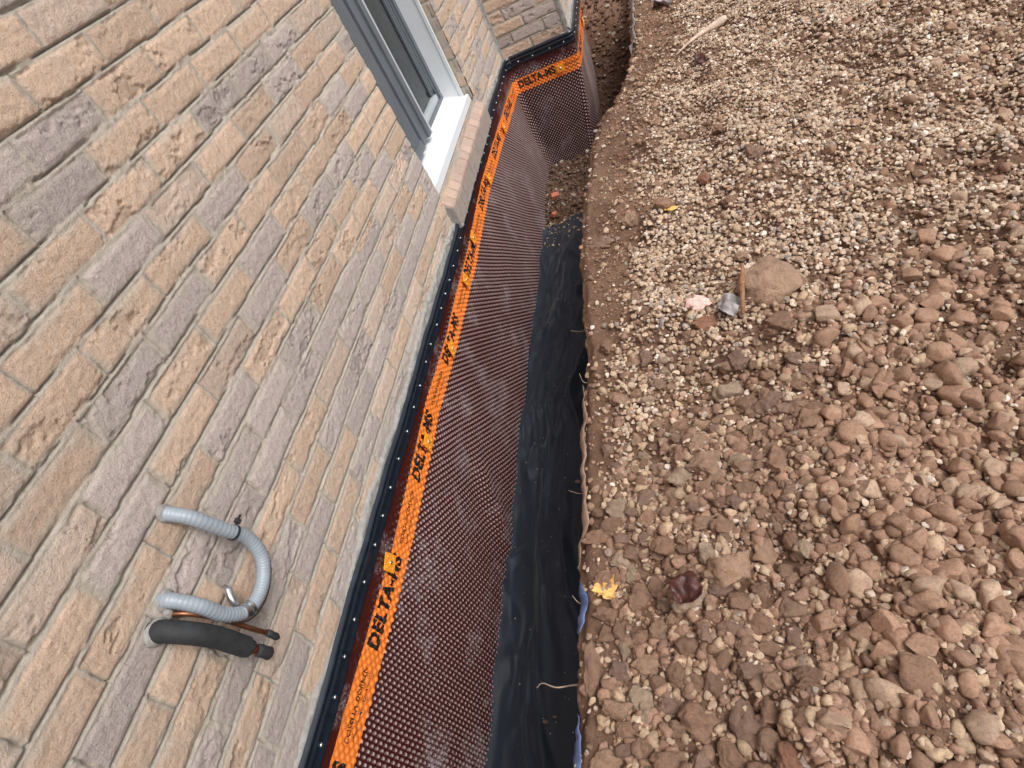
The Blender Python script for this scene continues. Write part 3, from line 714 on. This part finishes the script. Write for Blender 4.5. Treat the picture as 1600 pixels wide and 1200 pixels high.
# grit on the cloth
p = np.concatenate([floor_pts(300, .05, .5, .2, 3.0), floor_pts(420, .03, .5, 2.9, 3.3)])
k = rng.random(len(p)) < np.where(p[:, 1] > 2.9, ss(2.9, 3.3, p[:, 1]), 1); p = p[k]
r = np.where(p[:, 1] > 2.9, .003 + .008 * rng.random(len(p)) ** 2, .0012 + .0022 * rng.random(len(p)) ** 2)
zc = np.array([cloth_z(a, b_) for a, b_ in p])
t = np.array([.42, .31, .22]) * (.6 + .8 * rng.random((len(p), 1)))
pile('grit', np.column_stack([p, zc + r * .6]), r, t, (o12v, o12f), M_CRUMB, 10, 4, label='scattered grit and small stones lying on the black cloth', cat='grit', sd=500)

# single clods: the larger lumps one by one
CLV = []
for k in range(14):
    v = shape(i3v, 9, .60, .92, .10, 700 + k)
    rr = np.random.default_rng(800 + k)
    ph = np.arctan2(v[:, 1], v[:, 0]); th = v[:, 2]
    v = v * (1 + .62 * (fbm(v[:, 0] * 2.5 + v[:, 2] * 1.3 + k * 7 + 20, v[:, 1] * 2.5 - v[:, 2] * 1.9 + 40, 950, 5, .6) - .5) + .26 * (fbm(v[:, 0] * 9 + v[:, 2] * 5 + 30, v[:, 1] * 8 + v[:, 2] * 6 + 60, 960, 3) - .5))[:, None]
    me = bpy.data.meshes.new('earth_clod'); Fq = i3f.astype(np.int32)
    me.vertices.add(len(v)); me.vertices.foreach_set('co', v.astype(np.float32).ravel()); me.loops.add(Fq.size); me.loops.foreach_set('vertex_index', Fq.ravel())
    me.polygons.add(len(Fq)); me.polygons.foreach_set('loop_start', np.arange(0, Fq.size, 3, dtype=np.int32)); me.update(calc_edges=True)
    me.polygons.foreach_set('use_smooth', np.full(len(Fq), True)); me.materials.append(M_CLODS[BROWN]); CLV.append(me)
CG = 'clods of dry earth lying on the trench bank'
placed = []
def clod(px, py, wpx, hpx=None, col=BROWN, label=None, var=None, lift=.28, rz=None, cat='clod'):
    P = gpt(px, py); hpx = hpx or wpx * .8
    d = np.linalg.norm(P - CAM); c = (P - CAM) @ CR; sc = -c[2] / F
    rx, ry = wpx * sc / 2, hpx * sc / 2 * 1.05
    rz_ = min(rx, ry) * .85
    o = bpy.data.objects.new('earth_clod', CLV[var if var is not None else random.randrange(14)]); C.objects.link(o)
    o.scale = (rx * 1.15, ry * 1.15, rz_ * 1.15); o.rotation_euler = (random.uniform(-.3, .3), random.uniform(-.3, .3), rz if rz is not None else random.uniform(-.3, .3) + random.choice((0, math.pi)))
    gx, gy = P[0], P[1]
    o.location = (gx, gy, float(ground(np.array([gx]), np.array([gy]))[0]) + rz_ * lift)
    o.material_slots[0].link = 'OBJECT'; o.material_slots[0].material = M_CLODS[col]
    tag(o, label, cat, CG); placed.append((gx, gy, max(rx, ry))); return o
H = [
 (1197, 452, 88, 100, TAN, 'largest earth clod, slab-like and tan, right of the pink foam fragment'),
 (1222, 503, 52, 36, BROWN, 'rounded brown clod resting against the foot of the largest slab-like clod'),
 (1105, 507, 46, 26, RED, 'reddish flat clod directly below the pink foam fragment'),
 (1158, 405, 34, 24, TAN, 'flat tan stone slab lying in gravel above the largest clod'),
 (1217, 726, 56, 46, BROWN, 'angular reddish-brown clod with a smooth peaked face on the right of the bank'),
 (1013, 780, 52, 30, GREYB, 'long smooth grey-brown clod lying near the trench edge beside two small round ones'),
 (1040, 856, 36, 44, BROWN, 'upright brown clod with a small lump fused to its side'),
 (1196, 638, 44, 30, GREYB, 'flat greyish clod lying above the peaked clod on the right'),
 (1064, 716, 28, 34, BROWN, 'squarish brown clod in the middle of the bank'),
 (1120, 743, 42, 24, TAN, 'elongated light tan clod lying slantwise in mid-bank'),
 (965, 730, 20, 18, GREYB, 'small round pale clod next to the trench edge'),
 (930, 1050, 44, 78, BROWN, 'big smooth brown earth mound against the trench edge by the blue strip'),
 (1002, 1092, 36, 42, PALE, 'pale yellowish rounded stone in the lower bank'),
 (962, 1110, 56, 44, TAN, 'broken tan clod left of the pale yellowish stone'),
 (1014, 1042, 44, 38, TAN, 'knobbly tan clod above the pale yellowish stone'),
 (1060, 1058, 32, 46, BROWN, 'upright oval brown clod near the middle of the lower bank'),
 (1088, 1070, 28, 32, BROWN, 'smooth oval clod leaning on the upright oval clod'),
 (1120, 1072, 36, 62, BROWN, 'tall rough brown clod in the lower bank'),
 (1093, 1132, 62, 64, BROWN, 'broad jagged brown clod with a flat top in the lower bank'),
 (1170, 1140, 50, 80, GREYB, 'tall smooth greyish clod at the lower right of the bank'),
 (1210, 1116, 36, 50, BROWN, 'oval speckled clod right of the tall smooth greyish clod'),
 (1205, 1166, 36, 46, TAN, 'rounded tan clod below the oval speckled clod'),
 (1137, 1180, 36, 60, BROWN, 'round-topped brown clod at the bottom below the broad jagged clod'),
 (1236, 1185, 40, 64, RED, 'orange-brown clod at the bottom right corner of the bank'),
 (1103, 992, 38, 34, GREYB, 'mauve-brown angular clod under the dark red leaf'),
 (1033, 990, 34, 42, TAN, 'pointed light clod left of the mauve-brown angular clod'),
 (976, 1016, 20, 34, PALE, 'narrow pale upright stone in the lower left of the bank'),
 (1155, 942, 34, 38, BROWN, 'dark brown rounded clod right of the dark red leaf'),
 (1190, 925, 32, 32, BROWN, 'plum-brown clod beyond the dark rounded clod on the right'),
 (1075, 900, 44, 34, BROWN, 'blocky brown clod just above the dark red leaf'),
 (995, 470, 26, 24, GREYB, 'smooth round purplish clod at the edge of the bare strip'),
 (1100, 285, 30, 40, RED, 'upright reddish clod standing out of the pale gravel'),
 (985, 348, 26, 26, TAN, 'tan lump where bare soil meets the gravel'),
 (1036, 325, 28, 26, BROWN, 'brown lump among pale gravel beside the small orange leaf'),
 (945, 382, 34, 24, GREYB, 'low smooth lump set in the bare strip beside the trench'),
 (1230, 895, 24, 26, TAN, 'light brown round clod near the right side above the lower heap'),
 (1212, 822, 28, 30, TAN, 'rounded pale brown clod in the middle right of the bank'),
 (1150, 812, 24, 18, TAN, 'small wedge-shaped clod left of the rounded pale brown one'),
 (1115, 965, 30, 24, BROWN, 'flattened brown clod right beside the dark red leaf'),
 (1245, 600, 34, 28, BROWN, 'brown clod at the right beneath the rounded one'),
]
for (a, b_, c_, d_, col, lb) in H: clod(a, b_, c_, d_, col, lb)
n0 = len(placed); tries = 0; USED = set()
LM = [(1098, 479, 'pink foam'), (1197, 452, 'largest clod'), (1083, 940, 'dark red leaf'), (951, 926, 'yellow maple leaf'), (1095, 60, 'bleached stick'),
      (1002, 1092, 'pale yellowish stone'), (1093, 1132, 'broad jagged clod'), (1170, 1140, 'tall smooth clod'), (1217, 726, 'peaked clod'), (1013, 780, 'long smooth clod'),
      (1100, 285, 'upright reddish clod'), (1052, 333, 'small orange leaf'), (1064, 716, 'squarish clod'), (1120, 743, 'slanting tan clod'), (1040, 856, 'upright brown clod'),
      (930, 1050, 'earth mound'), (1040, 2, 'plastic bag'), (995, 470, 'purplish clod'), (1236, 1185, 'corner clod'), (1103, 992, 'mauve clod')]
while len(placed) < 270 and tries < 60000:
    tries += 1
    px = random.uniform(915, 1272); py = random.uniform(-10, 1215)
    P = CAM + ray(px, py) * (-CAM[2] / ray(px, py)[2])
    x, y = float(P[0]), float(P[1])
    if x > 2.4 or y > 4.5 or x < float(edge(np.array([y]))[0]) + .03: continue
    wv = float(w_clod(np.array([x]), np.array([y]))[0]) * (1.0 if py > 560 else .45)
    if random.random() > wv: continue
    rad = (.017 + .020 * random.random() ** 2.4) * (1.12 if py > 850 else (.9 if py > 600 else .85))
    if any((x - a) ** 2 + (y - b_) ** 2 < (.72 * (rad + c_)) ** 2 for a, b_, c_ in placed): continue
    c = (P - CAM) @ CR; wpx = 2 * rad * F / -c[2]
    tone_i = random.choices(range(4), [.5, .28, .08, .14])[0]
    col = (BROWN, TAN, PALE, GREYB)[tone_i]
    o = clod(px, py, wpx, wpx * random.uniform(.7, 1.0), col)
    word = ('brown', 'tan', 'pale', 'greyish')[tone_i]; size = 'large' if rad > .029 else ('egg-sized' if rad > .021 else 'small')
    lms = sorted(LM, key=lambda q: math.hypot(px - q[0], py - q[1]))[:8]
    def way8(l):
        a = math.degrees(math.atan2(py - l[1], px - l[0])) % 360
        return ('right of', 'lower right of', 'below', 'lower left of', 'left of', 'upper left of', 'above', 'upper right of')[int((a + 22.5) // 45) % 8]
    def way4(l):
        a = math.degrees(math.atan2(py - l[1], px - l[0])) % 360
        return ('right of', 'below', 'left of', 'above')[int((a + 45) // 90) % 4]
    for (ia, ib) in sorted([(a, b_) for a in range(8) for b_ in range(8) if a != b_], key=lambda q: q[0] * 1.5 + q[1]):
        lb = '%s %s clod %s the %s, %s the %s' % (size, word, way8(lms[ia]), lms[ia][2], way4(lms[ib]), lms[ib][2])
        if lb not in USED: break
    USED.add(lb); tag(o, lb, 'clod')

# lumps beyond the photograph's right edge
p = bank_points(2300, w_clod); px_, py_ = pxy(p[:, 0], p[:, 1]); p = p[(px_ > 1285)]
r = .011 + .020 * rng.random(len(p)) ** 2.2
t = np.array([.370, .225, .152]) * (.70 + .4 * rng.random((len(p), 1))); k = rng.random(len(p)) < .25; t[k] = np.array([.45, .315, .225]) * (.8 + .3 * rng.random((k.sum(), 1)))
pile('outer_earth_lumps', np.column_stack([p, gz(p) + r * .25]), r, t, (i2v, i2f), M_CRUMB, 16, 8, .85, .16, True, label='bigger brown lumps of dry earth on the outermost part of the bank', cat='soil', sd=350)

# ------------------------------------------------------------------ pipes and conduit on the near wall
def curve(pts, n=10):
    pts = [Vector(p) for p in pts]; out = []
    q = [pts[0] * 2 - pts[1]] + pts + [pts[-1] * 2 - pts[-2]]
    for i in range(1, len(q) - 2):
        for k in range(n):
            t = k / n; a, b_, c, d = q[i - 1], q[i], q[i + 1], q[i + 2]
            out.append(.5 * ((2 * b_) + (c - a) * t + (2 * a - 5 * b_ + 4 * c - d) * t * t + (3 * b_ - a - 3 * c + d) * t ** 3))
    return out + [pts[-1]]
cond = empty('electrical_conduit', (.045, .48, .27), 'grey flexible plastic conduit looping down and back up on the brick wall', 'conduit')
cp = [(-.02, .492, .552), (.012, .493, .545), (.040, .497, .515), (.050, .507, .455), (.05, .520, .400), (.05, .508, .352), (.05, .475, .326), (.05, .435, .320), (.05, .400, .336), (.05, .378, .378), (.046, .372, .430), (.018, .368, .468), (-.02, .367, .474)]
path = curve(cp, 26)
rad = [.0135 + .0004 * math.sin(i * 1.6) for i in range(len(path))]
b = MB(); b.tube(path, rad, 20); b.build('tube', M_CONDUIT, cond, smooth=True)
b = MB(); b.tube([p + Vector((.003, 0, -.0145)) + Vector((0, (p.y - .48) * .09, 0)) for p in curve(cp[3:10], 10)], .0035, 8); b.build('cable', M_CABLE, cond, smooth=True)
def ring(c, ax, r, wd, th, mat, name, parent):
    ax = Vector(ax).normalized(); a = ax.orthogonal().normalized(); d = ax.cross(a); vs = []; fs = []; n = 24
    for k in range(n):
        u = a * math.cos(2 * math.pi * k / n) + d * math.sin(2 * math.pi * k / n)
        for (rr, w_) in ((r, -wd), (r + th, -wd), (r + th, wd), (r, wd)): vs.append(Vector(c) + u * rr + ax * w_)
    for k in range(n):
        for j in range(4): fs.append((k * 4 + j, k * 4 + (j + 1) % 4, ((k + 1) % n) * 4 + (j + 1) % 4, ((k + 1) % n) * 4 + j))
    b = MB(); b.add(vs, fs); return b.build(name, mat, parent, smooth=False)
ax = Vector(cp[4]) - Vector(cp[3])
tie = ring((.05, .5130, .432), ax, .0138, .0028, .0016, M_BLACK, 'cable_tie', cond)
b = MB(); b.box(.056, .526, .437, .064, .535, .447); b.box(.058, .535, .440, .061, .544, .444); o = b.build('tie_head', M_BLACK, tie); o.location = (0, 0, 0)
cl = ring((.05, .399, .337), Vector((0, -.03, .028)), .0142, .006, .0018, M_ZINC, 'pipe_clamp', cond)
ring((.05, .409, .3305), Vector((0, -.034, .020)), .0142, .003, .0026, M_ZINC, 'pipe_clamp', cond)
b = MB(); b.tube([(.040, .405, .350), (.030, .418, .364), (.026, .428, .372), (.018, .434, .378)], [.007, .0075, .0075, .004], 10); o = b.build('clamp_tab', M_ZINC, cond, smooth=True)

cop = empty('copper_pipe', (.05, .405, .21), 'thin bare copper pipe with a black taped end pointing down the wall', 'pipe')
c1 = curve([(-.02, .350, .455), (.010, .352, .450), (.036, .358, .432), (.045, .371, .375), (.05, .381, .30), (.05, .388, .262)], 8)
b = MB(); b.tube(c1, .0050, 14); b.build('pipe', M_COPPER, cop, smooth=True)
b = MB(); b.tube([(.05, .3875, .268), (.05, .3885, .258), (.05, .389, .248), (.05, .3895, .240), (.05, .390, .234)], [.0064, .0072, .0066, .0074, .0040], 12); b.build('taped_end', M_BLACK, cop, smooth=True)
suc = empty('insulated_pipe', (.06, .37, .21), 'thicker copper pipe in black foam insulation with a black taped end', 'pipe')
b = MB(); b.tube(curve([(-.02, .318, .462), (.014, .320, .456), (.046, .327, .425), (.052, .338, .375), (.052, .346, .312), (.052, .3475, .304)], 8), [.0190] * 40 + [.0165], 20); b.build('foam_sleeve', M_BLACK, suc, smooth=True)
b = MB(); b.tube([(.052, .3465, .312), (.052, .352, .262)], .0098, 16); b.build('pipe', M_COPPER, suc, smooth=True)
b = MB(); b.tube([(.052, .3505, .280), (.052, .353, .268), (.052, .3545, .256), (.052, .356, .246), (.052, .3565, .243)], [.0105, .0122, .0115, .0126, .0100], 14); b.build('taped_end', M_BLACK, suc, smooth=True)

def seal(y, z, r, parent, k):
    v = shape(i2v, 3, .8, .95, .06, 1200 + k) * np.array([.007, r, r]) * (1 + .1 * (fbm(i2v[:, 1] * 3 + 9, i2v[:, 2] * 3 + 9, 1210 + k, 3)[:, None] - .5))
    o = mesh_np('sealant', v + np.array([.009, y, z]), i2f, M_CEM, parent); return o
seal(.4925, .550, .021, cond, 0); seal(.3675, .472, .020, cond, 1); seal(.351, .454, .013, cop, 2); seal(.319, .460, .026, suc, 3)

# ------------------------------------------------------------------ litter, roots and scraps
def gz1(x, y): return float(ground(np.array([float(x)]), np.array([float(y)]))[0])
def sheet_obj(name, outline, px, py, scale, mat, label, cat, lift=.012, curl=.25, rz=0, thick=.0006, group=None, sub=4, tilt=(0, 0)):
    P = gpt(px, py); bm = bmesh.new()
    vs = [bm.verts.new((x * scale, y * scale, 0)) for x, y in outline]; bm.faces.new(vs)
    bmesh.ops.triangulate(bm, faces=bm.faces[:])
    for _ in range(sub): bmesh.ops.subdivide_edges(bm, edges=[e for e in bm.edges if e.calc_length() > scale * .12], cuts=1, use_grid_fill=True); bmesh.ops.triangulate(bm, faces=bm.faces[:])
    co = np.array([v.co[:] for v in bm.verts]); sdx = random.random() * 50 + 10
    z = (fbm(co[:, 0] / scale * 2.2 + sdx, co[:, 1] / scale * 2.2 + sdx, 970, 3) - .5) * scale * curl * 2.2 + (np.hypot(co[:, 0], co[:, 1]) ** 2) / scale * curl * .5
    for v, q in zip(bm.verts, z): v.co.z = q
    me = bpy.data.meshes.new(name); bm.to_mesh(me); bm.free(); me.materials.append(mat); me.polygons.foreach_set('use_smooth', [True] * len(me.polygons))
    o = bpy.data.objects.new(name, me); C.objects.link(o); o.location = (P[0], P[1], P[2] + lift); o.rotation_euler = (tilt[0], tilt[1], rz)
    m = o.modifiers.new('t', 'SOLIDIFY'); m.thickness = thick
    return tag(o, label, cat, group)
maple = [(0, -.5), (.05, -.28), (.30, -.38), (.26, -.18), (.52, -.10), (.36, .05), (.62, .32), (.34, .30), (.30, .48), (.14, .30), (0, .72), (-.14, .30), (-.30, .50), (-.32, .28), (-.60, .30), (-.36, .04), (-.50, -.12), (-.25, -.18), (-.30, -.38), (-.04, -.28)]
blob = [(.5 * math.cos(a) * (1 + .18 * math.sin(3 * a + 1)), .45 * math.sin(a) * (1 + .15 * math.cos(4 * a))) for a in [i * math.pi / 9 for i in range(18)]]
strip_ = [(-.5, -.10), (-.2, -.16), (.2, -.08), (.5, -.12), (.48, .10), (.2, .15), (-.15, .09), (-.5, .12)]
oval = [(.55 * math.cos(a), .26 * math.sin(a) * (1 - .25 * math.cos(a))) for a in [i * math.pi / 9 for i in range(18)]]
sheet_obj('leaf', maple, 951, 926, .048, M_YLEAF, 'yellow maple leaf lying crumpled on the bank beside the trench edge', 'leaf', .016, .30, .5)
sheet_obj('leaf', blob, 1083, 938, .062, M_RLEAF, 'large wet dark red leaf among the clods', 'leaf', .048, .45, 1.2)
sheet_obj('leaf', oval, 1052, 333, .045, M_YLEAF, 'small orange leaf among pale gravel by a brown lump', 'leaf', .014, .35, .3)
sheet_obj('leaf', oval, 1095, 98, .075, M_RLEAF, 'reddish leaf beneath the bleached stick at the far end of the bank', 'leaf', .016, .35, 1.9)
sheet_obj('plastic_scrap', blob, 1142, 489, .062, M_GREYFILM, 'crumpled grey plastic scrap sticking out from under the largest clod', 'plastic', .022, .5, .4)
sheet_obj('plastic_bag', blob, 1040, 2, .17, M_GREYFILM, 'crumpled translucent grey plastic bag at the far end of the bank', 'plastic', .040, .5, .1)
sheet_obj('plastic_scrap', strip_, 1036, 512, .06, M_GREYFILM, 'torn narrow grey plastic scrap in gravel left of the pink foam', 'plastic', .016, .35, 1.0)
# pink foam
P = gpt(1098, 479); v = shape(i3v, 5, .5, .8, .22, 990); v = v * (1 + .35 * (fbm(v[:, 0] * 6 + 9, v[:, 1] * 6 + v[:, 2] * 5 + 9, 991, 3) - .5))[:, None] * np.array([.054, .032, .018])
tag(mesh_np('foam_fragment', v + P + [0, 0, .014], i3f, M_PINK, origin=P), 'pale pink foam fragment on the gravel left of the largest clod', 'foam')
# sliver of wood standing by the slab
P = gpt(1163, 500); Q = gpt(1166, 440); b = MB(); b.tube([Vector(P) + Vector((0, 0, .02)), Vector(P).lerp(Vector(Q), .5) + Vector((0, 0, .055)), Vector(Q) + Vector((0, 0, .06))], [.004, .007, .003], 8)
tag(b.build('wood_splinter', M_WOOD, origin=P), 'rust-brown splinter of wood leaning on the left side of the largest clod', 'wood')
# bleached stick
P = gpt(1058, 97); Q = gpt(1136, 36); PP = [Vector(P).lerp(Vector(Q), t) + Vector((0, .012 * math.sin(t * 3), .030 + .006 * math.sin(t * 5))) for t in np.linspace(0, 1, 12)]
b = MB(); b.tube(PP, [.003, .004, .005, .006, .008, .009, .010, .012, .015, .017, .018, .011], 12); tag(b.build('stick', M_STICK, smooth=True, origin=P), 'bleached tapering stick lying on gravel at the far end of the bank', 'stick')
for (a, b1, lb) in [((1205, 68), (1232, 48), 'short thin dark twig on gravel right of the bleached stick'), ((1018, 148), (1034, 122), 'brown twig poking from the gravel left of the reddish leaf')]:
    P = gpt(*a); Q = gpt(*b1); b = MB(); b.tube([Vector(P) + Vector((0, 0, .012)), Vector(P).lerp(Vector(Q), .5) + Vector((.004, 0, .02)), Vector(Q) + Vector((0, 0, .012))], [.003, .004, .002], 8); tag(b.build('twig', M_WOOD, smooth=True, origin=P), lb, 'twig')
# roots hanging out of the bank face over the cloth
def root(p0, pts, r, label):
    p0 = Vector(p0); b = MB(); pp = curve([p0 + Vector(q) for q in pts], 6); b.tube(pp, [r * (1 - .7 * i / len(pp)) for i in range(len(pp))], 7)
    return tag(b.build('root', M_ROOT, smooth=True, origin=p0), label, 'root', 'roots sticking out of the trench bank')
def ep(py): 
    P = CAM + ray(900, py) * (-CAM[2] / ray(900, py)[2]); return float(edge(np.array([P[1]]))[0]), float(P[1])
for py, pts, r, lb in [
    (1050, [(.02, 0, -.06), (-.03, .005, -.075), (-.065, .0, -.07), (-.10, .012, -.08), (-.115, .005, -.085)], .0022, 'longest pale root reaching out over the black cloth near the blue strip'),
    (925, [(.02, 0, -.04), (-.005, .0, -.03), (-.018, .012, -.015)], .0016, 'short root curling up from the bank edge beside the yellow leaf'),
    (945, [(.02, 0, -.05), (-.008, -.004, -.05), (-.022, -.016, -.07)], .0018, 'short forked root drooping from the bank edge below the yellow leaf'),
    (740, [(.02, 0, -.05), (-.02, .002, -.06), (-.05, .01, -.05)], .0012, 'hair-thin root sticking straight out of the mid bank edge'),
    (860, [(.02, 0, -.05), (-.012, -.01, -.08), (-.02, -.05, -.13)], .0010, 'thin root dangling from the bank edge above the yellow leaf'),
    (545, [(.02, 0, -.06), (-.01, -.01, -.10), (-.05, -.06, -.20)], .0022, 'pale root slanting down over the cloth from the far bank edge'),
    (490, [(.02, 0, -.05), (-.02, 0, -.075), (-.06, .01, -.07)], .0014, 'thin forked root at the far bank edge beside the cloth'),
    (585, [(.02, 0, -.03), (-.012, .006, -.03), (-.022, .03, -.015)], .0012, 'tiny curled root at the bank edge below the slanting root')]:
    ex, ey = ep(py); root((ex, ey, gz1(ex + .02, ey)), pts, r, lb)
# blue sheet edge and grey film caught in the bank edge
def ribbon(name, y0, y1, mat, label, w0=.02, sd=0, cat='plastic', dx=.008, below=.02):
    n = 60; yy = np.linspace(y0, y1, n); ed = edge(yy); V = []
    for j, q in enumerate(np.linspace(0, 1, 7)):
        env = np.sin(np.pi * np.linspace(0, 1, n)) ** .45
        wv = w0 * env * (.6 + .8 * fbm(yy * 18, yy * 0 + 3, 1000 + sd, 3))
        x = ed + dx + (q - .25) * wv; z = ground(ed + .03 + 0 * yy, yy) + .006 - (1 - q) ** 2 * below + (fbm(yy * 25, yy * 0 + q * 3, 1010 + sd, 2) - .5) * .004
        V.append(np.stack([x, yy, z], -1))
    o = mesh_np(name, np.stack(V, 0).reshape(-1, 3), grid_faces(7, n), mat, origin=V[3][n // 2]); m = o.modifiers.new('t', 'SOLIDIFY'); m.thickness = .0008
    return tag(o, label, cat)
ribbon('blue_strip', .46, .57, M_BLUE, 'faded blue plastic strip buried in the trench edge below the yellow leaf', .030, 1)
ribbon('blue_strip', .16, .31, M_BLUE, 'bright blue plastic strip in the trench edge at the bottom of the photo', .018, 2)
ribbon('grey_film', .60, 1.12, M_DUSTY, 'dusty clay-coated film clinging to the trench edge in mid-bank', .022, 3, below=.020, dx=.006)
ribbon('fabric_scrap', 3.42, 4.5, M_GREYFILM, 'pale grey fabric scrap hanging over the far end of the trench edge', .05, 4, 'fabric', -.01, .16)
# brick fragments in the trench
for (x, y, lb, rz) in [(.105, 3.52, 'larger red brick fragment on the rubble in the trench', .5), (.10, 3.34, 'smaller red brick fragment nearer the end of the black cloth', 1.2)]:
    P = Vector((x, y, gz1(x, y) + .014)); bm = bmesh.new(); bmesh.ops.create_cube(bm, size=1); bmesh.ops.subdivide_edges(bm, edges=bm.edges[:], cuts=5, use_grid_fill=True)
    for v in bm.verts: v.co = Vector((v.co.x * .05, v.co.y * .036, v.co.z * .030)) * (1 + .18 * (float(fbm(np.array([v.co.x * 3 + 9.]), np.array([v.co.y * 3 + v.co.z * 2 + 9.]), 980, 3)[0]) - .5)) + Vector((v.co.y * .01, 0, 0))
    me = bpy.data.meshes.new('brick_fragment'); bm.to_mesh(me); bm.free(); me.materials.append(M_REDBRICK); o = bpy.data.objects.new('brick_fragment', me); C.objects.link(o); o.location = P; o.rotation_euler = (.3, .25, rz)
    if rz > 1: o.scale = (.7, .7, .7)
    tag(o, lb, 'brick')
# two pebbles on the cloth
for (x, y, r, lb) in [(.235, .485, .009, 'larger beige pebble on the black cloth at the tip of the long root'), (.262, .50, .006, 'smaller beige pebble on the black cloth next to the long root'), (.31, 1.33, .012, 'brown crumb of soil resting on the far part of the black cloth')]:
    o = bpy.data.objects.new('pebble', CLV[3]); C.objects.link(o); o.location = (x, y, cloth_z(x, y) + r * .6); o.scale = (r, r * .8, r * .7); o.material_slots[0].link = 'OBJECT'; o.material_slots[0].material = M_CLODS[TAN]; tag(o, lb, 'pebble', 'pebbles on the black cloth')
